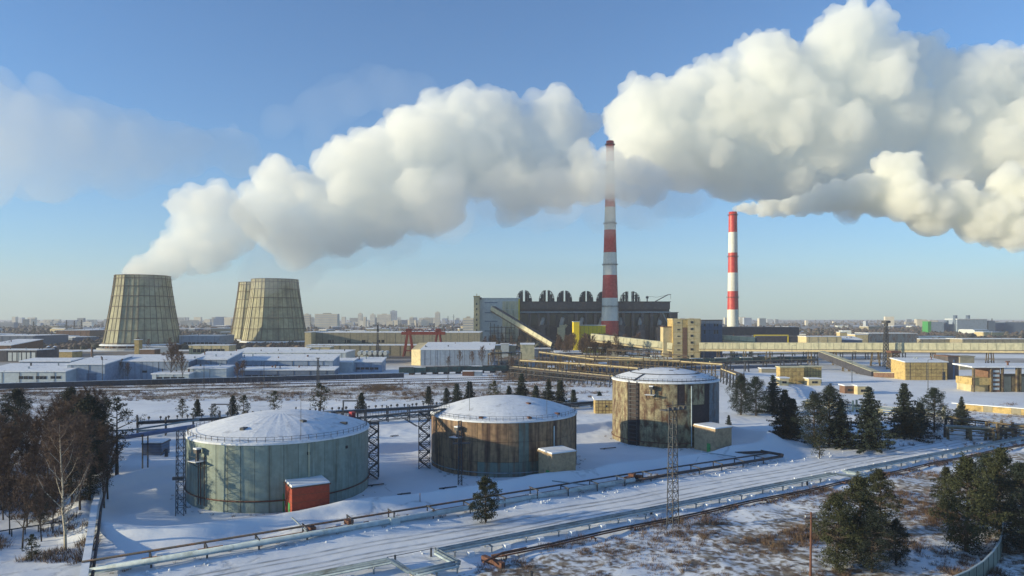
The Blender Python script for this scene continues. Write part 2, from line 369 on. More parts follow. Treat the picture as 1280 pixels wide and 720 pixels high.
def birch(name, h, seed, twigs=900, spread=.28, bark='bark', width=.045, z0=.25):
    rs = np.random.RandomState(seed); t = MB(); limbs = []
    pts = [Vector((0, 0, -.3))]; d = Vector((rs.uniform(-.06, .06), rs.uniform(-.06, .06), 1))
    for k in range(6): pts.append(pts[-1] + (d + Vector((rs.uniform(-.08, .08), rs.uniform(-.08, .08), 0)))*h/6)
    r0 = h*.011+.03
    for k in range(6): t.tube(pts[k], pts[k+1], r0*(1-k/6.3), 5, r0*(1-(k+1)/6.3), False)
    for k in range(16):
        u = z0+(1-z0)*(k+rs.rand())/17; i = min(5, int(u*6)); p = pts[i].lerp(pts[i+1], u*6-i); a = k*2.4+rs.uniform(-.4, .4)
        L_ = h*spread*(1.15-u)*rs.uniform(.8, 1.3)+.4
        e = p + Vector((cos(a)*L_*.62, sin(a)*L_*.62, L_*1.05)); m = p.lerp(e, .5) + Vector((cos(a), sin(a), 0))*L_*.1
        t.tube(p, m, r0*.38*(1.2-u), 3, r0*.25*(1.2-u), False); t.tube(m, e, r0*.25*(1.2-u), 3, .012, False); limbs += [(p, m), (m, e), (m, e)]
    for i in range(3, 6): limbs.append((pts[i], pts[i+1]))
    P = np.empty((twigs, 3, 3))
    for k in range(twigs):
        p, q = limbs[rs.randint(len(limbs))]; o = np.array(p.lerp(q, rs.rand())); d = rs.normal(size=3)*np.array([1, 1, .5]); d[2] += .75; d /= np.linalg.norm(d)
        L_ = rs.uniform(.4, 1.3)*h*.085; s = rs.normal(size=3); s -= d*s.dot(d); s /= np.linalg.norm(s)
        P[k] = [o - s*width/2, o + s*width/2, o + d*L_]
    root = thing(name, None, None); t.build('trunk', M[bark], root)
    obj('crown', tri_mesh('crown', P, M['twig']), root); return root
def bush_mesh(name, r, h, n, seed, width=.05, mt=None):
    rs = np.random.RandomState(seed); P = np.empty((n, 3, 3))
    for k in range(n):
        a = rs.uniform(0, 2*pi); q = rs.rand()**.5*r*.6; o = np.array([cos(a)*q, sin(a)*q, -.05]); d = np.array([cos(a)*rs.uniform(0, .9), sin(a)*rs.uniform(0, .9), 1]); d /= np.linalg.norm(d)
        s = rs.normal(size=3); s -= d*s.dot(d); s /= np.linalg.norm(s)
        P[k] = [o - s*width/2, o + s*width/2, o + d*h*rs.uniform(.5, 1.1)]
    return tri_mesh(name, P, mt or M['scrub'])
USED = set()
def put(proto, x, y, sc=1.0, label=None, group=None, rz=None, cat='tree', z=None):
    rz = random.uniform(0, 6.28) if rz is None else rz; z = gz(x, y) if z is None and y < 520 else (z or 0)
    if proto.name not in USED:
        USED.add(proto.name); KIDS[proto.name] = [(k, []) for k in ALLK(proto)]
        o = proto; o.location = (x, y, z); o.rotation_euler = (0, 0, rz); o.scale = (sc,)*3
    else: o = copy_tree(proto, (x, y, z), rz, sc)
    if 'group' in o.keys(): del o['group']
    return tag(o, label, cat, group)
spruces = [spruce('spruce_tree', 13, 5.6, 11+i, M['needle'], 1.1, .85+.1*i) for i in range(3)]
pines = [pine('pine_tree', 14, 4.2, 21+i, M['needle'], .04, 54, 1.6, 150) for i in range(3)]
olives = [pine('pine_tree', 12.5, 3.6, 31+i, M['needle2'], .03, 56, 1.25, 120) for i in range(2)]
smalls = [spruce('young_conifer', 5.5, 2.0, 41+i, M['needle'], .8, .8) for i in range(2)] + [pine('young_pine', 5.5, 1.5, 45, M['needle2'], .12, 14, .8, 45)]
birches = [birch('bare_tree', 12, 51+i, 2600, .33, 'bark', .055) for i in range(4)]
pale_birch = birch('bare_birch', 17, 61, 900, .30, 'birchbark', .045, .22)
# right of the rusty tank
R_ = [  # px, base py, top py, kind, label
 (926, 519, 470, pines[0], 'dark pine nearest the right side of the rusty tank'),
 (945, 520, 472, pines[1], 'dark pine between the rusty tank and the slim spruce'),
 (966, 517, 470, spruces[0], 'slim pointed spruce just right of the two pines by the rusty tank'),
 (981, 548, 487, spruces[1], 'full dark spruce in front of the slim pointed one by the rusty tank'),
 (990, 541, 500, smalls[0], 'small dark conifer beside the full spruce right of the rusty tank'),
 (1018, 560, 493, pines[2], 'broad dark pine at the left of the tight clump in the right middle'),
 (1037, 556, 484, pines[0], 'tall dark pine with the bushy top in the tight clump in the right middle'),
 (1051, 560, 500, spruces[2], 'dark conifer at the right edge of the tight clump in the right middle'),
 (1024, 573, 545, smalls[2], 'small loose pine in front of the tight clump in the right middle'),
 (1086, 562, 487, spruces[0], 'wide dark spruce with drooping low boughs by the snowy lane'),
 (1130, 548, 480, spruces[1], 'tallest dark spruce in front of the yellow workshop'),
 (1168, 541, 486, pines[1], 'dark pine right of the tallest spruce before the yellow workshop'),
 (1202, 534, 497, spruces[2], 'rightmost dark spruce of the row beside the pipe bends'),
 (1150, 543, 505, smalls[1], 'small dark conifer wedged between the tallest spruce and its right neighbour'),
]
for px, by, ty, k, lb in R_:
    p = gp(px, by); h = (by-ty)*p.y/F; h0 = max(v.co.z for v in ALLK(k)[1].data.vertices)
    put(k, p.x, p.y, h/h0, lb, 'dark conifers right of the rusty tank')
p = gp(911, 531); put(smalls[0], p.x, p.y, .55, 'tiny sapling alone on the snow right of the rusty tank shed')
p = gp(607, 653); fp = pine('lone_pine', 7.4, 2.3, 77, M['needle2'], .04, 26, .95, 120); put(fp, p.x, p.y, 1.0, 'lone bushy pine beside the pipeline in front of the middle tank')
# bottom right
BR = [(1046, 712, 618, olives[0], 'broad olive pine right of the red wooden pole'), (1074, 700, 597, olives[1], 'tall olive pine behind the broad one right of the wooden pole'), (1099, 668, 588, olives[0], 'olive pine standing closest to the pipeline bend at lower right'), (1090, 716, 640, pines[2], 'shaded dark pine at the foot of the lower right clump'), (1120, 705, 648, pines[0], 'low dark pine at the right end of the lower right clump'),
 (1208, 690, 574, olives[1], 'large olive pine above the curved fence at lower right'), (1250, 668, 562, olives[0], 'big olive pine touching the right edge above the curved fence'), (1278, 690, 580, pines[1], 'dark pine cut by the right edge above the curved fence'), (1183, 640, 585, olives[1], 'smaller olive pine left behind the large one at lower right'), (1232, 640, 570, pines[2], 'dark pine in the gap behind the two big olive pines at lower right')]
for px, by, ty, k, lb in BR:
    p = gp(px, by); h = (by-ty)*p.y/F; h0 = max(v.co.z for v in ALLK(k)[1].data.vertices); put(k, p.x, p.y, h/h0, lb, 'pines at the lower right')
# small conifers between the tanks and the railway
sc_ = [(132, 527, 497, 2), (228, 522, 499, 2), (247, 520, 500, 1), (268, 525, 505, 2), (291, 519, 496, 0), (305, 522, 495, 2), (343, 515, 489, 2), (400, 516, 480, 2), (452, 516, 492, 1), (536, 505, 484, 0), (558, 506, 486, 1), (571, 506, 480, 0), (587, 505, 478, 0), (618, 506, 477, 2), (652, 505, 467, 3), (670, 507, 483, 1), (686, 507, 474, 3), (700, 505, 476, 0), (717, 509, 488, 0), (636, 503, 483, 1), (749, 512, 490, 1)]
nth = 'first second third fourth fifth sixth seventh eighth ninth tenth eleventh twelfth thirteenth fourteenth fifteenth sixteenth seventeenth eighteenth nineteenth twentieth twenty-first'.split()
look = ['narrow young spruce', 'dense little spruce', 'loose young pine', 'full dark spruce']
where = [(235, 'left of the green tank'), (460, 'behind the green tank'), (600, 'left behind the brown tank'), (800, 'right behind the brown tank')]
for i, (px, by, ty, k) in enumerate(sc_):
    pr = smalls[k] if k < 3 else spruces[1]; p = gp(px, by); h = (by-ty)*p.y/F; h0 = max(v.co.z for v in ALLK(pr)[1].data.vertices)
    put(pr, p.x, p.y, h/h0, look[k] + ' ' + [b for a, b in where if px < a][0] + ', ' + nth[i] + ' from left in its row', 'young conifers along the low pipe rack')
# left wood
put(pale_birch, *gp(82, 688).xy, 1.12, 'tall pale birch with a bright bare trunk at the front of the left wood')
rl = random.Random(5)
for px, by, ty, k, lb in [(112, 600, 497, pines[0], 'tall dark pine beside the snowy pipe at the edge of the left wood'), (146, 596, 498, pine('pine_tree', 13, 3.2, 88, M['needle2'], .3, 22, 1.0, 60), 'open crowned pine catching the sun by the dark shed at left'), (88, 560, 486, pines[2], 'dark pine deep in the left wood behind the birch'), (20, 560, 488, pines[1], 'dark pine at the far left edge of the wood'), (112, 640, 560, pines[1], 'low dark pine at the foot of the left wood beside the snowy pipe'), (40, 700, 668, smalls[2], 'round dark young pine on the snow at lower left'), (50, 655, 610, pines[0], 'dark bushy pine behind the low rail at lower left')]:
    p = gp(px, by); h0 = max(v.co.z for v in ALLK(k)[1].data.vertices); put(k, p.x, p.y, (by-ty)*p.y/F/h0, lb)
for i in range(64):
    px = rl.uniform(-60, 135); by = rl.uniform(540, 645); p = gp(px, by)
    if 60 < px < 110 and by > 600: continue
    put(birches[i % 4], p.x, p.y, rl.uniform(.7, 1.15), 'bare reddish tree in the dense left wood', 'bare trees of the left wood')
for i, (px, by) in enumerate([(70, 622), (95, 618), (100, 600), (78, 600), (108, 585), (60, 598), (90, 640), (68, 645), (103, 625), (118, 560), (100, 655), (86, 612), (76, 632), (110, 610), (96, 580), (84, 590)]):
    p = gp(px, by); put(birches[i % 4], p.x, p.y, rl.uniform(1.05, 1.3), 'bare reddish tree in the dense left wood', 'bare trees of the left wood')
for i in range(9):
    px = rl.uniform(-190, 10); by = rl.uniform(560, 690); p = gp(px, by)
    if px > 0 and by > 650: continue
    put((pines+olives)[i % 5], p.x, p.y, rl.uniform(.8, 1.1), 'dark pine standing among the bare trees of the left wood', 'dark pines of the left wood')
for i, (px, by) in enumerate([(12, 668), (34, 660), (-8, 680), (52, 676), (4, 650), (66, 668), (28, 684)]):
    p = gp(px, by); put(birches[i % 4], p.x, p.y, rl.uniform(.7, 1.0), 'bare reddish tree in the dense left wood', 'bare trees of the left wood')
# bare birches in front of the yellow hall, and further bare trees
for i in range(70):
    px = rl.uniform(692, 800); by = rl.uniform(443, 452); p = gp(px, by); put(birches[i % 4], p.x, p.y, rl.uniform(1.0, 1.7), 'bare reddish tree in the belt before the yellow hall', 'bare trees before the yellow hall')
for i in range(16):
    px = rl.uniform(604, 655); by = rl.uniform(431, 436); p = gp(px, by); put(birches[i % 4], p.x, p.y, rl.uniform(.9, 1.3), 'bare reddish tree at the foot of the grey power house block', 'bare trees at the power house')
WT = [(150, 474, .9, 'small bare tree against the left end of the dark blue wing'), (205, 470, 1.1, 'bare tree behind the low annex of the blue wing'), (213, 476, 1.5, 'large bare tree left of centre in the workshop clump'), (222, 474, 1.6, 'tallest bare tree of the workshop clump below the left cooling tower'), (228, 478, 1.3, 'bare tree at the right front of the workshop clump'), (217, 468, 1.5, 'bare tree at the back of the workshop clump'), (160, 476, .8, 'small bare tree before the dark blue wing'), (297, 480, .9, 'bare tree left of the pair under the ribbon windowed workshop'), (303, 476, .9, 'bare tree right of the pair under the ribbon windowed workshop'), (575, 458, .9, 'small bare tree before the middle of the grey depot'), (590, 459, .9, 'small bare tree before the right half of the depot'), (603, 460, 1.2, 'larger bare tree near the right end of the depot'), (615, 462, 1.1, 'bare tree at the right corner of the depot'), (560, 462, .7, 'smallest bare tree before the left half of the depot'), (640, 470, .9, 'bare tree between the depot and the yard trestles'), (172, 441, 1.2, 'bare tree left of the pair at the foot of the left cooling tower'), (185, 441, 1.1, 'bare tree right of the pair at the foot of the left cooling tower'), (212, 445, 1.3, 'bare tree at the right foot of the left cooling tower')]
for i, (px, by, s, lb) in enumerate(WT):
    p = gp(px, by); put(birches[i % 4], p.x, p.y, s, lb, 'bare trees by the workshops')
# brush and tufts nobody could count
bms = [bush_mesh('brush', .8, .9, 26, 70+i) for i in range(3)]
def scatter(name, n, fn, seed, label, smin=.6, smax=1.5):
    rs = random.Random(seed); Vs = []; k = 0; arrs = []
    for m_ in bms:
        a = np.empty(len(m_.vertices)*3, np.float32); m_.vertices.foreach_get('co', a); arrs.append(a.reshape(-1, 3))
    while k < n:
        q = fn(rs)
        if q is None: k += .2; continue
        x, y, s = q; a = rs.uniform(0, 6.28); s *= rs.uniform(smin, smax); A_ = arrs[rs.randrange(3)]
        c, d = cos(a)*s, sin(a)*s
        Vs.append(np.stack([A_[:, 0]*c-A_[:, 1]*d+x, A_[:, 0]*d+A_[:, 1]*c+y, A_[:, 2]*s+(gz(x, y) if y < 500 else 0)], 1)); k += 1
    tag(obj(name, tri_mesh(name, np.concatenate(Vs), M['scrub'])), label, kind='stuff')
def f_fore(rs):
    x, y = rs.uniform(-10, 120), rs.uniform(70, 150); s, t = st(x, y)
    if t > -57 or t < -100: return None
    n = noise.noise(Vector((x*.09, y*.09, 1))) + .6*noise.noise(Vector((x*.35, y*.35, 2)))
    if n < rs.uniform(-.25, .45): return None
    return x, y, .5 + max(0, n)*.7
scatter('dry_scrub', 8500, f_fore, 1, 'rusty dry scrub poking through the snow below the pipelines')
def f_line(rs):
    s = rs.uniform(20, 160); t = rs.gauss(-56.5, .9); p = site(s, t)
    return None if noise.noise(Vector((s*.12, 0, 9))) < -.05 else (p.x, p.y, .8)
scatter('pipeline_brush', 420, f_line, 2, 'reddish brush growing along the rusty pipe')
def f_left(rs):
    p = gp(rs.uniform(-60, 150), rs.uniform(485, 640)); s, t = st(p.x, p.y)
    if t < -33 or (s > -36): return None
    return p.x, p.y, rs.uniform(.5, 1.5)
scatter('wood_undergrowth', 2600, f_left, 3, 'brown undergrowth between the trees of the left wood')
def f_low(rs):
    p = gp(rs.uniform(-60, 118), rs.uniform(600, 705)); return (p.x, p.y, rs.uniform(.6, 1.7)) if noise.noise(Vector((p.x*.12, p.y*.12, 3))) > -.05 else None
scatter('grove_brush', 520, f_low, 9, 'brown brush at the foot of the left grove')
def f_mid(rs):
    y = rs.choice([480, 483, 491, 493, 496, 500])+rs.gauss(0, 1.2); x = rs.uniform(0, 760); p = gp(x, y)
    return None if noise.noise(Vector((x*.02, y*.2, 4))) < rs.uniform(-.2, .2) else (p.x, p.y, rs.uniform(.7, 1.6))
scatter('railside_brush', 2400, f_mid, 4, 'brown brush in strips along the railway')
def f_blob(rs):
    p = gp(rs.gauss(477, 16), rs.gauss(486, 2)); return p.x, p.y, 1.3
scatter('thorn_thicket', 300, f_blob, 5, 'dark reddish thicket on the snow behind the green tank')
def f_right(rs):
    p = gp(rs.choice([rs.uniform(1205, 1290), rs.uniform(1090, 1290), rs.uniform(690, 860)]), rs.uniform(505, 560))
    if p.x/p.y*F+640 < 900: p = gp(rs.uniform(660, 870), rs.uniform(470, 484))
    return p.x, p.y, rs.uniform(.4, 1.1)
scatter('yard_brush', 800, f_right, 6, 'brown brush around the pipe trestles in the yard')
def f_yard(rs):
    p = gp(rs.uniform(612, 880), rs.uniform(446, 478)); return p.x, p.y, rs.uniform(.8, 2.4)
scatter('yard_thicket', 1500, f_yard, 7, 'reddish brown thicket under the pipe trestles of the yard')
# far woods
def blobwood(name, n, fn, seed, label, mt):
    rs = np.random.RandomState(seed); Vs, Fs, k = [], [], 0; v0, f0 = ICO[1]
    for _ in range(n):
        x, y, s = fn(rs); v = v0*np.array([s, s, s*rs.uniform(.7, 1.2)])*rs.uniform(.6, 1.25, (len(v0), 1)) + np.array([x, y, s*.35])
        Vs.append(v); Fs.append(f0+k); k += len(v)
    m_ = np_mesh(name, np.concatenate(Vs), np.concatenate(Fs)); m_.materials.append(mt); tag(obj(name, m_), label, kind='stuff')
def f_far(rs):
    while True:
        y = 29013/rs.uniform(4.2, 40); x = rs.uniform(-.85, .85)*y
        if noise.noise(Vector((x*.0016, y*.004, 7))) > rs.uniform(-.15, .25): return x, y, rs.uniform(1.8, 4)*(1+y/3500)
blobwood('far_woodland', 14000, f_far, 3, 'brown winter woods spreading to the horizon', M['forest'])
def f_clod(rs):
    s = rs.uniform(-30, 190); t = (-36.3, -37.2, -49.3, -48.7)[rs.randint(4)] + rs.normal()*.45; q = site(s, t)
    return q.x, q.y, rs.uniform(.08, .2)
def clods(name, n, seed, label):
    rs = np.random.RandomState(seed); Vs, Fs, k = [], [], 0; v0, f0 = ICO[1]
    for _ in range(n):
        x, y, s = f_clod(rs); v_ = v0*s*rs.uniform(.6, 1.3, (len(v0), 1)) + np.array([x, y, gz(x, y)+s*.3]); Vs.append(v_); Fs.append(f0+k); k += len(v_)
    m_ = np_mesh(name, np.concatenate(Vs), np.concatenate(Fs)); m_.materials.append(M['snow']); tag(obj(name, m_), label, kind='stuff')
clods('snow_clods', 420, 6, 'ploughed lumps of snow along both sides of the lane')
def f_weed(rs):
    if rs.random() < .5:
        c, R = rs.choice([(T1, 17.5), (T2, 17.6), (T3, 15.2)]); a = rs.uniform(0, 6.28); r_ = R+abs(rs.gauss(0, 1.2)); return c.x+cos(a)*r_, c.y+sin(a)*r_, rs.uniform(.25, .55)
    q = site(rs.uniform(-30, 108), rs.gauss(-33.5, 1.0)); return q.x, q.y, rs.uniform(.25, .6)
scatter('dry_weeds', 420, f_weed, 8, 'dry weeds sticking out of the snow round the tanks and pipes')
def f_belt(rs):
    px = rs.choice([rs.uniform(0, 60), rs.uniform(620, 700), rs.uniform(880, 1280), rs.uniform(80, 135), rs.uniform(215, 290)]); y = 29013/rs.uniform(22, 36); return (px-640)/F*y, y, rs.uniform(2.5, 5)
blobwood('tree_belt', 900, f_belt, 4, 'brown tree belts between the industrial yards', M['forest'])
# ---------------------------------------------------------------- storage tanks
def arc_panel(name, R, a, z0, z1, n, mt, proud=.0, gap=.035):
    """one curved cladding sheet centred on +X"""
    m = MB(); half = a/2 - gap/R; Pi, Po = [], []
    for i in range(n+1):
        q = -half + 2*half*i/n
        for z in (z0+.03, z1-.03): Po.append(((R+proud)*cos(q), (R+proud)*sin(q), z)); Pi.append(((R-.06)*cos(q), (R-.06)*sin(q), z))
    N2 = len(Po); f = []
    for i in range(n): f.append((2*i, 2*i+2, 2*i+3, 2*i+1))
    f.append((N2+0, 0, 1, N2+1)); f.append((2*n, N2+2*n, N2+2*n+1, 2*n+1))
    for i in range(n): f.append((2*i+1, 2*i+3, N2+2*i+3, N2+2*i+1)); f.append((2*i, N2+2*i, N2+2*i+2, 2*i+2))
    m.poly(Po+Pi, f); me = m.mesh(name, False); me.materials.append(mt); return me
def dome(R, z0, rise, n=80, k=10, ribs=True, over=.25):
    m = MB(); P = []; rs = random.Random(3)
    for j in range(k+1):
        u = j/k; r = (R+over)*(1-u)
        for i in range(n):
            a = 2*pi*i/n; z = z0 + rise*(1-(1-u)**2) + (.02 if ribs and i % 2 == 0 and 0 < j < k-1 else 0) + .10*noise.noise(Vector((r*cos(a)*.2, r*sin(a)*.2, R)))
            P.append((r*cos(a), r*sin(a), z) if j < k else (.001*cos(a), .001*sin(a), z0+rise))
    f = [(j*n+i, j*n+(i+1) % n, (j+1)*n+(i+1) % n, (j+1)*n+i) for j in range(k) for i in range(n)]
    b = len(P); P += [((R+over)*cos(2*pi*i/n), (R+over)*sin(2*pi*i/n), z0-.3) for i in range(n)]
    f += [(b+i, b+(i+1) % n, (i+1) % n, i) for i in range(n)]
    m.poly(P, f); return m
def railing(R, z0, h=1.0, n=72, roofz=None):
    m = MB()
    for i in range(n):
        a = 2*pi*i/n; m.beam((R*cos(a), R*sin(a), z0), (R*cos(a), R*sin(a), z0+h), .07)
    for z in (.5, 1.0): m.ring_tube(R, z0+h*z, .035, n, 3)
    return m
def foam_unit(root, R, a, z, box=True, down=True, mt='rust'):
    """bracketed platform with a foam chamber and pipes running down the wall"""
    c, s = cos(a), sin(a); e = Vector((c, s, 0)); tg = Vector((-s, c, 0)); p = e*(R+.9) + Vector((0, 0, z))
    m = MB(); m.box(p-Vector((0, 0, .08)), (1.8, 2.4, .1), a)
    for q in (-1, 1):
        m.beam(e*(R+.02)+tg*q+Vector((0, 0, z-1.3)), e*(R+1.7)+tg*q+Vector((0, 0, z-.05)), .1)
        m.beam(e*(R+1.7)+tg*q+Vector((0, 0, z)), e*(R+1.7)+tg*q+Vector((0, 0, z+1)), .06)
    m.beam(e*(R+1.7)-tg+Vector((0, 0, z+1)), e*(R+1.7)+tg+Vector((0, 0, z+1)), .06)
    pl = m.build('platform', M['steel'], root); t = MB(); t.box(p+Vector((0, 0, .02)), (1.9, 2.5, .1), a); t.build('snow_cap', M['snow'], pl)
    b = MB(); b.tube(p+tg*.3+Vector((0, 0, .05)), p+tg*.3+Vector((0, 0, 1.5)), .28, 8); b.box(p+tg*.3+Vector((0, 0, 1.5)), (.9, .9, .7), a); b.build('foam_chamber', M['steel'], root)
    w = MB(); w.box(p+tg*.3+Vector((0, 0, 2.2)), (1.0, 1.0, .25), a); w.build('chamber_snow', M['snow'], root)
    if down:
        d = MB()
        for q in (-.5, .25, 1.3): d.tube(e*(R+.25)+tg*q+Vector((0, 0, .8)), e*(R+.25)+tg*q+Vector((0, 0, z+(.9 if q > 1 else 0))), .08, 5)
        d.each('downpipe', M[mt], root)
def tank(name, loc, R, h, rise, mts, npan, courses, label, rise_ribs=True):
    root = thing(name, label, 'storage tank', loc)
    c = MB(); c.lathe([(R-.08, -.6), (R-.08, h)], 96); c.build('shell', M['tank_dark'], root, True)
    meshes = {}
    for k, (z0, z1) in enumerate(courses):
        for i in range(npan):
            mt, pr = mts(k, 2*pi*i/npan)
            if mt is None: continue
            key = (k, mt, pr)
            if key not in meshes: meshes[key] = arc_panel('cladding_panel', R, 2*pi/npan, z0, z1, 3, M[mt], pr)
            obj('cladding_panel', meshes[key], root, (0, 0, 0), 2*pi*i/npan)
    dome(R, h, rise, ribs=rise_ribs).build('roof', M['roofsnow'], root, False)
    railing(R-.25, h+.05, .95).build('railing', M['steel'], root)
    b = MB(); b.ring_tube(R+.06, h-.12, .14, 96, 4); b.build('rim_band', M['steel'], root)
    return root
rp = random.Random(9)
def ang(deg): return radians(deg)
def pr_(): return round(rp.choice([0, .02, .04]), 2)
# green tank
tk1 = tank('storage_tank', T1, 17.0, 12.1, 3.3, lambda k, a: ('tank_green', pr_()), 44, [(-.5, 1.9), (1.9, 12.0)], 'largest and nearest tank, grey green cladding under a ribbed snowy dome')
m = MB(); m.ring_tube(17.2, 2.1, .13, 96, 5); m.build('fire_ring_pipe', M['rust'], tk1)
fa = math.atan2(-135.5, 45.9)
foam_unit(tk1, 17.0, fa-radians(52), 8.6)
m = MB()
for d_, r_ in ((-32, 12), (25, 9.5), (60, 13.4), (120, 12)):
    a = fa+radians(d_); m.box((r_*cos(a), r_*sin(a), 12.1+3.3*(1-(r_/17)**2)-.1), (1.3, .8, .45), a)
m.each('roof_hatch', M['steel'], tk1)
m = MB(); a = fa+radians(13); m.tube((15.2*cos(a), 15.2*sin(a), 12), (15.2*cos(a), 15.2*sin(a), 20.2), .06, 5, .03); m.build('lightning_rod', M['steel'], tk1)
m = MB(); a = fa+radians(16); m.tube((17.25*cos(a), 17.25*sin(a), 5), (17.25*cos(a), 17.25*sin(a), 11.6), .1, 6); m.build('vent_pipe', M['palegreen'], tk1)
m = MB(); a = fa+radians(112); m.box((15.6*cos(a), 15.6*sin(a), 12.6), (.9, 1.3, 1.3), a); m.build('red_valve_box', M['red_box'], tk1)
m = MB()
for q in (16, 43): a = fa+radians(q); m.box((17.12*cos(a), 17.12*sin(a), 9.6), (.15, .5, .5), a)
m.each('inspection_cover', M['tank_dark'], tk1)
# brown tank
def mts2(k, a):
    d = (math.degrees(a-fa2)+180) % 360-180
    if k == 0 and (d > 5 or rp.random() < .35): return 'tank_teal', 0
    if k >= 1 and 12 < d < 19 and k < 3: return 'tank_teal', 0
    return 'tank_brown', pr_()
fa2 = math.atan2(-162, 1.9)
tk2 = tank('storage_tank', T2, 17.1, 11.9, 3.5, mts2, 48, [(-.5, 3.2), (3.2, 7.5), (7.5, 11.8)], 'middle tank with brown weathered cladding, a teal patch and a smooth snowy dome', False)
foam_unit(tk2, 17.1, fa2-radians(35), 8.2, True, True)
m = MB(); m.ring_tube(17.2, 1.0, .10, 96, 5); m.build('fire_ring_pipe', M['greypipe'], tk2)
m = MB()
for d_, r_ in ((38, 9), (-18, 15.8), (20, 16.0), (50, 15.5)):
    a = fa2+radians(d_); m.box((r_*cos(a), r_*sin(a), 11.9+3.5*(1-(r_/17.1)**2)-.1), (1.0, .8, .4), a)
m.each('roof_hatch', M['rust'], tk2)
for d_, r_, h_ in ((-36, 13, 19.5), (39, 15, 18.2)):
    m = MB(); a = fa2+radians(d_); m.tube((r_*cos(a), r_*sin(a), 12), (r_*cos(a), r_*sin(a), h_), .06, 5, .03); m.build('lightning_rod', M['steel'], tk2)
m = MB(); a = fa2+radians(39); m.tube((17.35*cos(a), 17.35*sin(a), 5), (17.35*cos(a), 17.35*sin(a), 10.4), .14, 6); m.build('vent_pipe', M['whitepipe'], tk2)
m = MB(); a = fa2+radians(72)
for q in (-.3, .3): m.beam(Vector((17.4*cos(a), 17.4*sin(a), 0))+Vector((-sin(a), cos(a), 0))*q, Vector((17.4*cos(a), 17.4*sin(a), 11.9))+Vector((-sin(a), cos(a), 0))*q, .08)
for z in range(1, 24): m.beam(Vector((17.4*cos(a), 17.4*sin(a), z/2))-Vector((-sin(a), cos(a), 0))*.3, Vector((17.4*cos(a), 17.4*sin(a), z/2))+Vector((-sin(a), cos(a), 0))*.3, .05)
m.build('ladder', M['steel'], tk2)
# rusty tank
fa3 = math.atan2(-192, -43)
def mts3(k, a):
    d = (math.degrees(a-fa3)+180) % 360-180
    if -40 < d < -28: return None, 0
    if 44 < d < 54 and k >= 1: return None, 0
    if 30 < d < 54 and k == 1 and rp.random() < .8: return None, 0
    if 15 < d < 23 and k in (0, 2) and rp.random() < .5: return None, 0
    if 52 < d < 130: return 'tank_bluegrey', pr_()
    return 'tank_ochre', pr_()
tk3 = tank('storage_tank', T3, 14.6, 17.0, 2.9, mts3, 46, [(-.5, 5.4), (5.4, 11.2), (11.2, 16.9)], 'tallest tank with rusty ochre panels, some missing, and a patchy snowy roof', False)
foam_unit(tk3, 14.6, fa3-radians(14), 13.8, True, False)
m = MB(); m.ring_tube(14.8, 1.3, .12, 96, 5); m.build('fire_ring_pipe', M['rust'], tk3)
m = MB(); m.ring_tube(9.6, 17.0+2.9*(1-(9.6/14.6)**2)+.06, .17, 64, 4); m.ring_tube(14.0, 17.35, .1, 64, 4); m.build('roof_ring', M['steel'], tk3)
m = MB(); a = fa3-radians(34)
for z in range(1, 16): m.beam(Vector((14.9*cos(a), 14.9*sin(a), z*1.08))-Vector((-sin(a), cos(a), 0))*1.2, Vector((14.9*cos(a), 14.9*sin(a), z*1.08))+Vector((-sin(a), cos(a), 0))*1.2, .5, .16)
for q in (-1.3, 1.3): m.beam(Vector((14.9*cos(a), 14.9*sin(a), 0))+Vector((-sin(a), cos(a), 0))*q, Vector((14.9*cos(a), 14.9*sin(a), 17.2))+Vector((-sin(a), cos(a), 0))*q, .18)
m.beam(Vector((14.6*cos(a), 14.6*sin(a), 17.25)), Vector((9.6*cos(a), 9.6*sin(a), 18.8)), .5, .15)
m.build('ladder_shaft', M['steel'], tk3)
m = MB(); a = fa3+radians(27); m.tube((14.9*cos(a), 14.9*sin(a), .5), (14.9*cos(a), 14.9*sin(a), 16.2), .13, 6); m.build('vent_pipe', M['whitepipe'], tk3)
m = MB(); rr = random.Random(4)
for _ in range(16):
    a = rr.uniform(0, 6.28); r_ = rr.uniform(3, 13.6); m.box((r_*cos(a), r_*sin(a), 17.0+2.9*(1-(r_/14.6)**2)-.05), (rr.uniform(.5, 1.6), rr.uniform(.3, .8), .22), a+pi/2)
m.each('roof_debris', M['steel'], tk3)
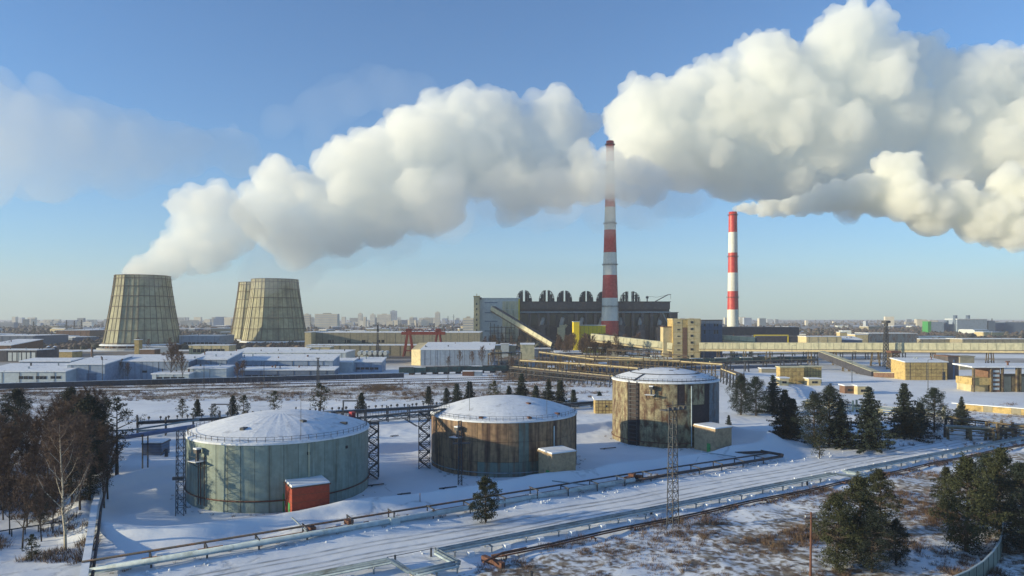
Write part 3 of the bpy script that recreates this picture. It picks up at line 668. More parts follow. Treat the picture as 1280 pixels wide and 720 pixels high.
# ---------------------------------------------------------------- pump sheds
def shed(loc, L_, W_, h, mt, label, roofmt='roofsnow', trim='beige', door=True, rz=AX, green=True, low=None):
    root = thing('pump_shed', label, 'shed', loc, rz); x0 = L_/2; y0 = W_/2
    m = MB(); m.box((x0, y0, -.5), (L_, W_, h+.5)); m.build('wall', M[mt], root)
    m = MB(); m.hexa([(-.2, -.2, h), (L_+.2, -.2, h), (L_+.2, W_+.2, h), (-.2, W_+.2, h)], [(-.2, -.2, h+.22), (L_+.2, -.2, h+.22), (L_+.2, W_+.2, h+.4), (-.2, W_+.2, h+.4)]); rf = m.build('roof', M[trim], root)
    m = MB(); m.hexa([(-.1, -.1, h+.22), (L_+.1, -.1, h+.22), (L_+.1, W_+.1, h+.4), (-.1, W_+.1, h+.4)], [(0, 0, h+.48), (L_, 0, h+.48), (L_, W_, h+.66), (0, W_, h+.66)]); m.build('roof_snow', M['snow'], rf)
    m = MB(); m.box((-.04, W_*.3, 0), (.1, 1.1, 2.2)); d = m.build('door', M['rust' if not green else 'green'], root)
    m = MB(); m.box((-.13, W_*.3-.35, 1.0), (.08, .1, .15)); m.build('handle', M['steel'], d)
    if low:
        m = MB(); m.box((L_*.55, -.03, -.2), (L_*.7, .08, low)); m.build('plinth', M['concrete'], root)
    for k in range(1, 4):
        m = MB(); m.box((x0, y0, h*k/4), (L_+.05, W_+.05, .06)); m.build('panel_joint', M[trim], root)
    return root
red = shed(gp(365, 648), 6.4, 6.0, 5.0, 'redbrick', 'red pump shed with a snowy roof against the front of the green tank', trim='rust', low=1.5)
m = MB((0, 0, 0)); m.box((-.35, 5.2, 0), (.12, 1.0, 3.2)); m.build('green_panel', M['green'], red)
m = MB(); m.box((-.7, 6.4, -.2), (.25, 1.6, 6.3)); m.box((1.2, 6.3, 5.9), (4.0, .25, .3)); m.build('pipe_duct', M['concrete'], red)
shed(gp(690, 603), 6.1, 5.0, 5.6, 'beige', 'beige pump shed with a green door at the right foot of the brown tank')
shed(gp(894, 567), 6.0, 7.0, 5.9, 'beige', 'beige pump shed at the right foot of the rusty tank')
for px, py, s_ in ((367, 655, 1), (692, 609, 1), (880, 573, .8)):   # slanting pipes from the sheds to the main
    a = gp(px, py-38*s_); a.z = 2.6; a = gp(px-2, py-8, 2.4); b = gp(px+(28 if s_ == 1 else 40), py+(8 if s_ == 1 else -2), .8)
    if px == 692: b = gp(748, 608, .9)
    if px == 367: b = gp(392, 672, .8)
    m = MB(a); m.path([a, b], .12, 6); o = m.build('slanting_pipe', M['greypipe']); o.location = a
    tag(o, {367: 'thin pale pipe slanting down from the red shed to the pipeline', 692: 'thin pale pipe slanting from the beige shed by the brown tank', 880: 'thin pipe slanting from the shed by the rusty tank'}[px], 'pipe')
# ---------------------------------------------------------------- lattice towers
def lattice(root, w0, w1, h, bays, name='lattice', mt='steel', t=.1, c=(0, 0, 0)):
    m = MB(); c = Vector(c)
    def cn(z, i): w = (w0+(w1-w0)*z/h)/2; return c+Vector(((-w, w, w, -w)[i], (-w, -w, w, w)[i], z))
    for i in range(4): m.beam(cn(-.3, i), cn(h, i), t)
    for k in range(bays):
        z0, z1 = h*k/bays, h*(k+1)/bays
        for i in range(4):
            j = (i+1) % 4; m.beam(cn(z1, i), cn(z1, j), t*.7); m.beam(cn(z0, i if k % 2 else j), cn(z1, j if k % 2 else i), t*.6)
            if w0 > 2: m.beam(cn(z0, j if k % 2 else i), cn(z1, i if k % 2 else j), t*.6)
    return m.build(name, M[mt], root)
for px, by, ty, w0, w1, lb in ((226, 645, 540, 1.3, 1.1, 'slim lattice mast at the left edge of the green tank'), (575, 606, 526, .75, .6, 'slim dark mast in front of the brown tank'), (841, 660, 513, 1.35, .8, 'tall lattice floodlight mast in front of the rusty tank')):
    p = gp(px, by); h = py2z(ty, p.y); r = thing('lattice_mast', lb, 'mast', (p.x, p.y, gz(p.x, p.y)), AX if px > 800 else .2); lattice(r, w0, w1, h, int(h/(w0*1.05)), t=.11)
    if px == 841:
        m = MB(); m.box((0, 0, h), (4.4, 1.4, .12)); m.beam((0, 0, h), (0, 0, h+1.4), .1)
        for q in (-2.1, -1, 1, 2.1): m.beam((q, -.65, h), (q, -.65, h+.9), .06)
        m.beam((-2.1, -.65, h+.9), (2.1, -.65, h+.9), .06); m.build('platform', M['steel'], r)
        for q in (-1.7, -.6, .6, 1.7):
            m = MB(); m.box((q, -.95, h+.15), (.5, .3, .45), 0); m.build('floodlight', M['steel'], r)
    if px == 575:
        m = MB(); m.box((.3, .2, h-4.6), (3.4, 1.6, .12)); m.beam((-1.3, -.6, h-3.4), (2, -.6, h-3.4), .07)
        for q in (-1.3, 0, 2): m.beam((q, -.6, h-4.6), (q, -.6, h-3.4), .07)
        m.build('platform', M['steel'], r)
    if px == 226:
        m = MB(); m.box((-.4, 0, h*.42), (1.8, .5, .5)); m.build('bracket', M['steel'], r)
def stair_tower(px, by, ty, lb):
    p = gp(px, by); h = py2z(ty, p.y); r = thing('stair_tower', lb, 'stair tower', (p.x, p.y, gz(p.x, p.y)), .12); w = 2.5
    lattice(r, w, w, h, 7, 'frame', t=.16)
    for k in range(7):
        z0 = h*k/7; f = MB(); s = 1 if k % 2 else -1
        f.beam((-s*w*.42, -w*.25, z0+.1), (s*w*.42, -w*.25, z0+h/7), .7, .16); f.box((s*w*.36, 0, z0+h/7-.08), (w*.28, w*.96, .12))
        f.beam((-s*w*.42, -w*.5, z0+1.1), (s*w*.42, -w*.5, z0+h/7+.9), .06)
        f.build('stair_flight', M['steel'], r)
    m = MB(); m.box((0, 0, h), (w*1.1, w*1.1, .14)); m.build('landing', M['steel'], r)
    return p, h
q1, h1 = stair_tower(465.5, 597, 528, 'dark steel stair tower at the right side of the green tank')
q2, h2 = stair_tower(530.5, 585, 515, 'dark steel stair tower at the left side of the brown tank')
a = Vector((q1.x-6, q1.y-2.4, 12.7)); b = Vector((q2.x+5.0, q2.y+3.2, 13.0)); r = thing('footbridge', 'steel truss footbridge joining the roofs of the green and brown tanks', 'footbridge', a); d = b-a; nrm = Vector((-d.y, d.x, 0)).normalized()*.7
m = MB(); m.beam((0, 0, 0), d, 1.5, .18); m.build('deck', M['steel'], r)
m = MB()
for s in (-1, 1):
    m.beam(nrm*s+ZZ*-1.1, d+nrm*s+ZZ*-1.1, .14); m.beam(nrm*s, d+nrm*s, .2); n = 14
    for k in range(n): m.beam(nrm*s+d*(k/n)+ZZ*(-1.1 if k % 2 else 0), nrm*s+d*((k+1)/n)+ZZ*(0 if k % 2 else -1.1), .09)
    bb = d*.56; m.beam(bb+nrm*s-ZZ*1.1, d*.70+nrm*s-ZZ*3.4, .14)
m.build('truss', M['steel'], r)
m = MB()
for s in (-1, 1):
    m.beam(nrm*s+ZZ*1.05, d+nrm*s+ZZ*1.05, .06); m.beam(nrm*s+ZZ*.6, d+nrm*s+ZZ*.6, .05)
    for k in range(20): m.beam(nrm*s+d*(k/19), nrm*s+d*(k/19)+ZZ*1.05, .06)
m.build('railing', M['steel'], r)
# ---------------------------------------------------------------- pipelines
def pipeline(name, label, runs, supports, smat='steel', cat='pipeline', group=None):
    """runs: (part name, points, radius, material); supports: (s,t list, width, height)"""
    o0 = runs[0][1][0]; r = thing(name, label, cat, (o0.x, o0.y, 0), 0, group); o = Vector((o0.x, o0.y, 0))
    for pn, pts, rad, mt in runs: m = MB(o); m.path(pts, rad, 8); m.build(pn, M[mt], r, True)
    for p, w, h, rz in supports:
        m = MB(o); 
        e_ = Vector((-sin(rz), cos(rz), 0))*w*.42
        for s_ in (-1, 1): m.beam(p+e_*s_+ZZ*(gz(p.x, p.y)-.3), p+e_*s_+ZZ*(gz(p.x, p.y)+h), .2)
        m.beam(p-e_*1.25+ZZ*(gz(p.x, p.y)+h), p+e_*1.25+ZZ*(gz(p.x, p.y)+h), .2, .16); m.build('support', M[smat], r)
    return r
def sp(s, t, z=0): q = site(s, t); return Vector((q.x, q.y, max(0, gz(q.x, q.y))*.6+z))
# pale main with the dark return pipe behind it
ends = lambda a, b, t, z, step=9: [sp(a+(b-a)*k/max(1, int((b-a)/step)), t, z) for k in range(int((b-a)/step)+1)]
zf = lambda pts, z: [Vector((p.x, p.y, z)) for p in pts]
pl = pipeline('pipeline', 'thick pale pipe on low posts with a dark return pipe, in front of the tanks',
 [('main_pipe', [Vector((*site(-33, -35.2).xy, 1.0)), Vector((*site(62, -34.2).xy, 1.05))], .46, 'whitepipe'),
  ('wrapped_pipe', [Vector((*site(62, -34.2).xy, .9)), Vector((*site(74, -34.4).xy, 1.0)), Vector((*site(108, -34.6).xy, 1.0)), Vector((*site(109.6, -33.5).xy, 1.0)), Vector((*site(109, -29).xy, 1.0)), Vector((*site(100, -26).xy, 1.1))], .33, 'darkpipe'),
  ('return_pipe', [Vector((*site(-33, -32.9).xy, 1.7)), Vector((*site(62, -31.8).xy, 1.7)), Vector((*site(107, -32.4).xy, 1.55)), Vector((*site(107.5, -29).xy, 1.55))], .17, 'darkpipe'),
  ('low_pipe', [Vector((*site(-30, -33.4).xy, .9)), Vector((*site(60, -32.6).xy, .95))], .16, 'rust')],
 [(site(s, -33.6), 2.9, 1.5, AX) for s in range(-32, 108, 7)])
m = MB(pl.location); q = site(10, -34.9); m.box((q.x, q.y, -.1), (1.6, 1.3, 1.6), AX); m.build('junction_box', M['whitepipe'], pl)
m = MB(pl.location)
for s, dz in ((61, 0), (62.5, .4), (64, 0), (3, .2), (-3, .1)): q = site(s, -33.4+dz); m.box((q.x, q.y, .5), (1.0, 1.2, 1.1+dz), AX+.3)
m.each('valve', M['rust'], pl)
m = MB(pl.location); rs_ = random.Random(2)
for k in range(34):
    s = rs_.uniform(-31, 60); t0 = -33.9+rs_.uniform(-.3, .5); q = site(s, t0); L_ = rs_.uniform(1.5, 5); m.box((q.x, q.y, 1.05), (L_, .35, rs_.uniform(.1, .2)), AX)
m.each('snow_cap', M['snow'], pl)
# triple pipes along the far verge, with expansion loops
A_ = st(*gp(483, 707).xy)[0]; B_ = st(*gp(548, 697).xy)[0]; C_ = st(*gp(1035, 597).xy)[0]; D_ = st(*gp(1083, 596).xy)[0]
def trip(off, z, r):
    P = []
    def a(s, t): q = site(s, t); P.append(Vector((q.x, q.y, z)))
    a(-25, -51+off); a(A_-off*.6, -51+off); a(A_+.5-off*.6, -57.0+off); a(B_+.5+off*.6, -57.0+off); a(B_+off*.6, -51+off)
    a(C_-off*.6, -51.3+off); a(C_+1.5-off*.6, -55.5+off); a(D_-2+off*.6, -55.5+off); a(D_-3+off*.6, -51.5+off); a(205, -52+off)
    return P
loop_w = [site(A_+k, -57.6) for k in (1, 4, 7)] + [site(C_+k, -56) for k in (2, 5)]
tp = pipeline('pipeline', 'run of three grey pipes with square expansion loops along the snowy lane', [('pipe', trip(0, 1.0, 0), .22, 'greypipe'), ('pipe', trip(-.75, 1.0, 0), .22, 'greypipe'), ('pipe', trip(-1.4, .9, 0), .17, 'whitepipe')],
 [(site(s, -51.8), 2.4, .75, AX+0) for s in range(-24, 200, 6) if not (A_-1 < s < B_+1) and not (C_-1 < s < D_)] + [(q, 1.8, .7, AX) for q in loop_w], 'concrete')
m = MB(tp.location)
for s in range(-22, 200, 6):
    if A_-1 < s < B_+1 or C_-1 < s < D_: continue
    q = site(s+.2, -53.4); m.box((q.x, q.y, -.1), (.9, .8, .75), AX)
m.each('snowy_block', M['snow'], tp)
m = MB(tp.location); m.beam(Vector((*site(A_, -50.9).xy, 1.2)), Vector((*site(B_, -50.9).xy, 1.2)), .07)
for s in (A_+1.2, B_-.8): m.beam(Vector((*site(s, -50.9).xy, -.2)), Vector((*site(s, -50.9).xy, 1.3)), .25)
m.build('tie_wire', M['steel'], tp)
pts = [Vector((*site(s, -56.2+.25*sin(s*.2)).xy, .55)) for s in range(16, 204, 5)]
rp_ = pipeline('pipeline', 'low rusty pipe half hidden by brush beyond the triple pipes', [('pipe', pts, .16, 'darkpipe'), ('pipe', [p+Vector((.35, -.45, -.1)) for p in pts], .13, 'rust')], [(site(s, -56.4), 1.2, .35, AX) for s in range(18, 200, 8)], 'rust')
b0 = gp(604, 712); b1 = gp(628, 700); m = MB(b0); m.box((b0+b1)/2+ZZ*.3-ZZ*.3, (4.2, .7, .8), AX-pi/2+.2); m.path([b0+ZZ, b1+ZZ, b1+U*4+ZZ], .15, 6); o = m.build('valve_pit', M['rust']); o.location = b0; tag(o, 'rusty valve pit cover beside the expansion loop', 'pipe fitting')
# snowy duct at left, dark rail
lq = [gp(104, 738), gp(112, 690), gp(118, 660), gp(124, 632), gp(129, 608), gp(134, 588), gp(139, 568)]
lp = [Vector((q.x, q.y, gz(q.x, q.y)+1.15)) for q in lq]
dct = pipeline('snowy_duct', 'snow topped pipe duct running away past the left wood', [('pipe', lp, .36, 'greypipe'), ('pipe', [p+Vector((1.0, .1, -.1)) for p in lp], .2, 'darkpipe')], [(q, .3, .8, 0) for q in lq])
m = MB(dct.location)
for a, b in zip(lp, lp[1:]): m.beam(a+ZZ*.30, b+ZZ*.30, .95, .24)
m.build('snow_cap', M['snow'], dct)
a, b = gp(-20, 676), gp(80, 660); m = MB(a); m.path([a+ZZ*1.1, b+ZZ*1.1], .1, 6)
for k in range(7): q = a.lerp(b, k/6); m.beam(q-ZZ*.3, q+ZZ*1.1, .12)
o = m.build('pipe_rail', M['steel']); o.location = a; tag(o, 'thin dark pipe rail on posts across the lower left snow', 'pipe')
# blue pipe and the small shed behind it
bp0 = [ap(118, 548, 150), ap(160, 546, 151), ap(243, 533, 153)]
bl = pipeline('pipeline', 'raised blue pipe running left from behind the green tank', [('pipe', bp0, .5, 'bluepipe'), ('pipe', [p+Vector((0, 2.2, 1.2)) for p in bp0], .2, 'greypipe')], [])
for k in (.05, .5, .97):
    q = bp0[0].lerp(bp0[-1], k); m = MB(bl.location)
    for s in (-.7, .9): m.beam((q.x+s*.2, q.y+s, 0), (q.x+s*.2, q.y+s, q.z-.4), .22)
    m.beam((q.x-.2, q.y-1, q.z-.5), (q.x+.2, q.y+1.3, q.z-.5), .25); m.build('support', M['steel'], bl)
shed(gp(178, 570), 4.6, 4.4, 2.9, 'navy', 'small dark shed with a snowy roof below the raised blue pipe', trim='steel', rz=.05, green=False)
p = gp(208, 571); m = MB(p); m.box(p, (.7, .7, 2.0), .3); m.beam(p+Vector((-2, 1, 0)), p+Vector((-.5, 0, 1.6)), .2); o = m.build('standpipe', M['steel']); o.location = p; tag(o, 'dark standpipe with a stay right of the small dark shed', 'standpipe')
# low rack behind the tanks
def rack(p0, p1, n, zb, ztop, label, over=1.2, pipes=((0, .25, 'greypipe'), (-.8, .2, 'steel'), (.7, .16, 'whitepipe')), lower=1.2):
    r = thing('pipe_rack', label, 'pipe rack', (p0.x, p0.y, 0)); o = Vector((p0.x, p0.y, 0)); d = (p1-p0); e = d.normalized(); nn = Vector((-e.y, e.x, 0))
    for k in range(n+1):
        q = p0+d*(k/n); m = MB(o)
        for s in (-1, 1): m.beam(q+nn*s*1.1-ZZ*.3, q+nn*s*1.1+ZZ*(ztop if s > 0 or k % 3 else ztop+over), .34)
        m.beam(q-nn*1.4+ZZ*zb, q+nn*1.4+ZZ*zb, .28); m.beam(q-nn*1.4+ZZ*lower, q+nn*1.4+ZZ*lower, .2); m.build('post', M['steel'], r)
    m = MB(o)
    for s in (-1.1, 1.1): m.beam(p0+nn*s+ZZ*(zb+.2), p1+nn*s+ZZ*(zb+.2), .32, .4)
    m.build('beam', M['steel'], r)
    for off, rad, mt in pipes: m = MB(o); m.path([p0+nn*off+ZZ*(zb+.4+rad), p1+nn*off+ZZ*(zb+.4+rad)], rad, 6); m.build('pipe', M[mt], r)
    m = MB(o); m.path([p0+nn*.4+ZZ*(lower+.4), p1+nn*.4+ZZ*(lower+.4)], .35, 6); m.build('low_pipe', M['greypipe'], r)
    return r
rk = rack(gp(172, 546), gp(612, 519), 15, 3.6, 5.2, 'long low pipe rack of dark posts behind the green and brown tanks')
rack(gp(612, 519), gp(770, 507), 5, 1.6, 2.2, 'lower dark stretch of pipe rack between the brown and rusty tanks', over=0, lower=.6)
m = MB(rk.location); a, b = gp(180, 545), gp(600, 520)
for k in range(44):
    q = a.lerp(b, (k+.5)/44)+Vector((rs_.uniform(-.5, .5), .9, 0)); z = 4.3; m.tube(q+ZZ*z, q+ZZ*(z+.7), .12, 5)
    m.v += []; v, f = ICO[1]; n0 = len(m.v); rr_ = rs_.uniform(.35, .55); m.v += [tuple(Vector(x_*rr_)*1.0 + q + ZZ*(z+.8) - m.o) for x_ in v]; m.f += [tuple(int(i)+n0 for i in t_) for t_ in f]
m.build('valve_wheels', M['steel'], rk)
p = gp(277, 533); r = thing('pipe_portal', 'tall square pipe portal rising above the low rack behind the green tank', 'pipe portal', (p.x, p.y, 0)); m = MB()
for s in (-3, 3): m.tube((s, 0, -.3), (s, 0, 6.9), .2, 6)
m.each('post', M['steel'], r); m = MB(); m.tube((-3.2, 0, 6.9), (3.2, 0, 6.9), .2, 6); m.build('crossbar', M['steel'], r)
p = gp(438, 529); r = thing('pipe_portal', 'square pipe portal above the rack beside the red valve box', 'pipe portal', (p.x, p.y, 0)); m = MB()
for s in (-2.3, 2.3): m.tube((s, 0, -.3), (s, 0, 7.2), .25, 6)
m.each('post', M['steel'], r); m = MB(); m.tube((-2.5, 0, 7.2), (2.5, 0, 7.2), .25, 6); m.build('crossbar', M['steel'], r)
# small things on the snow
for px, py, w, lb in ((470, 608, 3.2, 'dark plank lying on the snow right of the green tank'), (560, 611, 3.6, 'dark board on the snow before the brown tank'), (505, 618, 2.6, 'bent dark strip on the snow between the green and brown tanks'), (760, 561, 4.5, 'dark plank on the snow left of the rusty tank'), (493, 545, 2.4, 'dark bench like frame on the snow between the stair towers')):
    p = gp(px, py); m = MB(); m.beam((-w/2, 0, .22), (w/2, 0, .3), .4, .16); m.beam((-w*.3, -.3, .1), (-w*.1, .5, .2), .2); o = m.build('plank', M['steel'], None, False, (p.x, p.y, gz(p.x, p.y)), AX-.2); tag(o, lb, 'plank')
for px, py, lb in ((525, 635, 'thin red marker stake by the snow bank'), (814, 643, 'short dark post on the lane side left of the mast'), (1009, 606, 'short dark post at the lane side near the bend'), (664, 722, 'short dark post in the scrub at the bottom edge')):
    p = gp(px, py); m = MB(); m.tube((0, 0, -.3), (0, 0, 1.5 if px == 525 else .9), .07 if px == 525 else .22, 6); m.box((0, 0, .9), (.15, .15, .1)); o = m.build('marker_post', M['rust' if px == 525 else 'steel'], None, False, (p.x, p.y, gz(p.x, p.y))); tag(o, lb, 'post')
# wooden pole and curved fence at lower right
p = gp(1013, 731); r = thing('utility_pole', 'reddish wooden utility pole with a crossarm in the scrub', 'utility pole', (p.x, p.y, 0), .15); hh = py2z(640, p.y)
m = MB(); m.tube((0, 0, -.4), (.1, 0, hh), .17, 8, .11); m.build('pole', M['rust'], r); m = MB(); m.beam((-.8, 0, hh-.7), (.95, 0, hh-.85), .12); m.build('crossarm', M['rust'], r)
for q in (-.7, .85):
    m = MB(); m.tube((q, 0, hh-.7), (q, 0, hh-.4), .06, 6, .04); m.build('insulator', M['white'], r)
fp_ = [(45, 79), (49, 80.5), (53, 82.6), (57, 85.2), (61, 88.4), (65, 92.2), (69, 96.5), (73, 101.5), (77, 107)]
r = thing('curved_fence', 'curved grey green sheet fence at the lower right corner', 'fence', (fp_[0][0], fp_[0][1], 0)); o = Vector((fp_[0][0], fp_[0][1], 0))
cur = []
for (xa, ya), (xb, yb) in zip(fp_, fp_[1:]):
    for k in range(2): cur.append(Vector((xa+(xb-xa)*k/2, ya+(yb-ya)*k/2, 0)))
cur.append(Vector((*fp_[-1], 0)))
for a, b in zip(cur, cur[1:]):
    m = MB(o); e = (b-a)*.02; m.beam(a+e+ZZ*1.15, b-e+ZZ*1.15, .06, 2.5); m.build('fence_panel', M['tank_green'], r)
    m = MB(o); m.beam(a-ZZ*.3, a+ZZ*2.5, .12); m.build('post', M['steel'], r)
    m = MB(o); m.beam(a+ZZ*2.46, b+ZZ*2.46, .2, .12); m.build('top_rail', M['whitepipe'], r)
# ---------------------------------------------------------------- buildings
def slab_roof(m, x0, x1, y0, y1, z, th=.5, over=.4):
    m.box(((x0+x1)/2, (y0+y1)/2, z), (x1-x0+2*over, y1-y0+2*over, th))
def building(name, label, cat, X0, X1, Yf, depth, h, mt, roof='roofsnow', rz=0.0, gable=0.0, mono=0.0, windows=(), doors=(), plinth=None, group=None, wmat='glass', extra=None, pieces=None, trim='steel'):
    """box building, front along +x at Yf. windows: (x0f, x1f, z0, z1, n) in fractions of the front / metres"""
    r = thing(name, label, cat, (X0, Yf, 0), rz, group); L_ = X1-X0
    m = MB()
    if mono: m.hexa([(0, 0, -1), (L_, 0, -1), (L_, depth, -1), (0, depth, -1)], [(0, 0, h), (L_, 0, h), (L_, depth, h+mono), (0, depth, h+mono)])
    elif gable:
        m.box((L_/2, depth/2, -1), (L_, depth, h+1)); m.poly([(0, 0, h), (0, depth, h), (0, depth/2, h+gable), (L_, 0, h), (L_, depth, h), (L_, depth/2, h+gable)], [(0, 2, 1), (3, 4, 5)])
    else: m.box((L_/2, depth/2, -1), (L_, depth, h+1))
    m.build('wall', M[mt], r)
    m = MB()
    if mono: m.hexa([(-.5, -.5, h), (L_+.5, -.5, h), (L_+.5, depth+.5, h+mono), (-.5, depth+.5, h+mono)], [(-.5, -.5, h+.5), (L_+.5, -.5, h+.5), (L_+.5, depth+.5, h+mono+.5), (-.5, depth+.5, h+mono+.5)])
    elif gable:
        for s in (0, 1):
            y = -.5 if s == 0 else depth+.5; m.hexa([(-.5, y, h-.1), (L_+.5, y, h-.1), (L_+.5, depth/2, h+gable+.05), (-.5, depth/2, h+gable+.05)], [(-.5, y, h+.4), (L_+.5, y, h+.4), (L_+.5, depth/2, h+gable+.5), (-.5, depth/2, h+gable+.5)])
    else: slab_roof(m, 0, L_, 0, depth, h+.02)
    m.build('roof', M[roof], r)
    for x0, x1, z0, z1, n in windows:
        w = (x1-x0)*L_/n
        for k in range(n):
            xc = x0*L_+w*(k+.5); f = MB(); f.box((xc, -.03, z0-.1), (w*.78+.2, .14, z1-z0+.2)); fo = f.build('window', M[trim], r)
            g = MB(); g.box((xc, -.09, z0), (w*.78, .1, z1-z0)); g.build('pane', M[wmat], fo)
    for x0, x1, z1 in doors:
        f = MB(); f.box(((x0+x1)/2*L_, -.05, 0), ((x1-x0)*L_, .2, z1)); f.build('door', M['navy'], r)
    if L_ > 14 and h < 22 and cat in ('workshop', 'warehouse', 'factory', 'hall'):
        rq = random.Random(int(X0*7+Yf))
        for _ in range(int(2+L_/16)):
            x_, y_ = rq.uniform(1, L_-1), rq.uniform(.25, .8); z_ = h+(mono*y_ if mono else gable*.5)+.4; v_ = MB(); v_.tube((x_, depth*y_, z_-.3), (x_, depth*y_, z_+rq.uniform(.8, 1.9)), rq.uniform(.25, .5), 6); v_.build('roof_vent', M[rq.choice(['steel', 'rust', 'greypipe'])], r)
        for x_ in np.arange(2.5, L_, 9.0): v_ = MB(); v_.tube((x_, -.14, 0), (x_, -.14, h), .1, 5); v_.build('drainpipe', M['steel'], r)
    if pieces:      # vertical cladding sheets standing proud of the wall
        n, nh, pm = pieces; bk = MB(); bk.box((L_/2, -.02, 0), (L_-.2, .03, h-.1)); bk.build('joint_backing', M['brown' if pm == 'ochre' else 'plantdark'], r); w = L_/n; hh = h/nh; f = MB(); f.box((0, 0, .04), (w-.22, .12, hh-.2)); me = f.mesh('cladding_panel'); me.materials.append(M[pm])
        for j in range(nh):
            for i in range(n): obj('cladding_panel', me, r, (w*(i+.5), -.07-.02*((i*7+j*3) % 3), hh*j))
    return r
def bpx(name, label, cat, x0, x1, by, ty, depth, mt, **k):
    Y = CAM_H*F/(by-HORIZON); return building(name, label, cat, px2x(x0, Y), px2x(x1, Y), Y, depth, py2z(ty, Y), mt, **k)
# workshops on the left
bpx('workshop', 'low white workshop with small dark windows at the far left', 'workshop', -25, 82, 479, 465, 22, 'whitewall', mono=2.6, windows=((.45, .62, 2.2, 3.6, 3), (.65, .78, 2.2, 3.6, 3), (.82, .95, 2.4, 3.6, 2)))
bpx('workshop', 'blue grey workshop with a large dark gate beside the white one', 'workshop', 84, 131, 477, 456, 26, 'bluewall', mono=3.0, doors=((.52, .78, 4.4),))
bpx('workshop', 'long dark blue workshop wing right of the gated gable', 'workshop', 131.5, 236, 474, 452, 24, 'navy', mono=2.2, windows=((.28, .98, 3.6, 4.8, 9),), pieces=(14, 1, 'bluewall'))
bpx('workshop', 'low annex with a snowy lean-to roof before the long blue wing', 'workshop', 190, 236, 476.5, 468, 9, 'whitewall', mono=.8, windows=((.1, .9, 1.2, 2.2, 4),))
bpx('workshop', 'blue workshop with a broad snowy roof below the left cooling tower', 'workshop', 238, 284, 472, 450, 22, 'bluewall', mono=3.4, pieces=(7, 1, 'bluewall'))
bpx('workshop', 'white fronted low hall before the broad roofed blue workshop', 'workshop', 236, 283, 475, 461, 10, 'whitewall', mono=1.0)
bpx('workshop', 'long two tier workshop with a ribbon of dark windows', 'workshop', 284, 416, 469, 451, 16, 'bluewall', mono=2.6, windows=((.12, .97, 4.2, 5.6, 14),))
bpx('workshop', 'low snowy front shed under the ribbon windowed workshop', 'workshop', 300, 418, 474, 463, 8, 'navy', mono=1.2, windows=((.05, .95, 1.0, 2.2, 12),))
bpx('workshop', 'small pale shed at the right end of the ribbon windowed workshop', 'workshop', 418, 440, 466, 453, 14, 'whitewall', mono=1.5)
bpx('workshop', 'low blue shed with a bright snowy roof left of the grey depot', 'workshop', 441, 477, 465, 453, 14, 'bluewall', mono=2.0, windows=((.1, .9, 1.6, 2.8, 5),))
bpx('warehouse', 'long flat warehouse with a pale blue roof behind the workshops', 'warehouse', 284, 432, 455, 441, 30, 'greywall', mono=.5)
bpx('workshop', 'narrow snow roofed shed behind the white workshop', 'shed', 25, 88, 466, 452, 12, 'navy', mono=1.2)
bpx('warehouse', 'open fronted dark shed with a pale roof at the left', 'warehouse', -10, 46, 452, 438, 20, 'plantnavy', windows=((.35, .98, .5, 7, 6),), wmat='greywall')
bpx('warehouse', 'dark hall with a thin snowy roof at the far left edge', 'warehouse', -20, 43, 434, 420, 60, 'navy')
bpx('warehouse', 'brown hall with a pale sloping roof at the left edge', 'warehouse', -20, 14, 446, 432, 40, 'brown', mono=4)
bpx('warehouse', 'long snow roofed hall between the wood and the left cooling tower', 'warehouse', 70, 112, 424, 413, 90, 'brown')
bpx('warehouse', 'low ochre building beside the pair of dark silos', 'warehouse', 72, 90, 447, 440, 14, 'ochre')
for px, lb in ((60.5, 'left one of two dark upright silos'), (68.5, 'right one of two dark upright silos')):
    p = gp(px, 449); r = thing('silo', lb, 'silo', p, 0, 'pair of dark silos'); m = MB(); m.lathe([(2.9, -1), (2.9, 9), (0.01, 10.8)], 20); m.build('body', M['plantdark'], r, True); m = MB(); m.lathe([(1.6, 10.0), (0.01, 11.0)], 12); m.build('snow_cap', M['snow'], r)
p = gp(115, 448); m = MB(); m.tube((0, 0, -1), (0, 0, 9), .9, 10, .7); m.tube((0, 0, 9), (0, 0, 9.5), .95, 10); o = m.build('brick_chimney', M['brown'], None, True, p); tag(o, 'small brown chimney on the snow before the left cooling tower', 'chimney')
# boundary wall and embankment brush strip, road beyond
def wall_run(px0, py0, px1, py1, n, h, label, mt='navy'):
    a, b = gp(px0, py0), gp(px1, py1); r = thing('boundary_wall', label, 'wall', a); d = (b-a)/n; f = MB(); f.beam((0, 0, h/2), (d.x*.985, d.y*.985, h/2), .25, h); me = f.mesh('concrete_panel'); me.materials.append(M[mt])
    for k in range(n): obj('concrete_panel', me, r, d*k)
    f = MB(); f.beam((0, 0, h+.08), (b-a)+ZZ*(h+.08), .4, .16); f.build('snow_cap', M['snow'], r)
wall_run(-30, 487, 505, 472, 60, 2.6, 'long dark panel wall in front of the workshops', 'plantnavy')
wall_run(700, 466, 1010, 459, 40, 2.2, 'dark panel wall behind the rusty tank', 'navy')
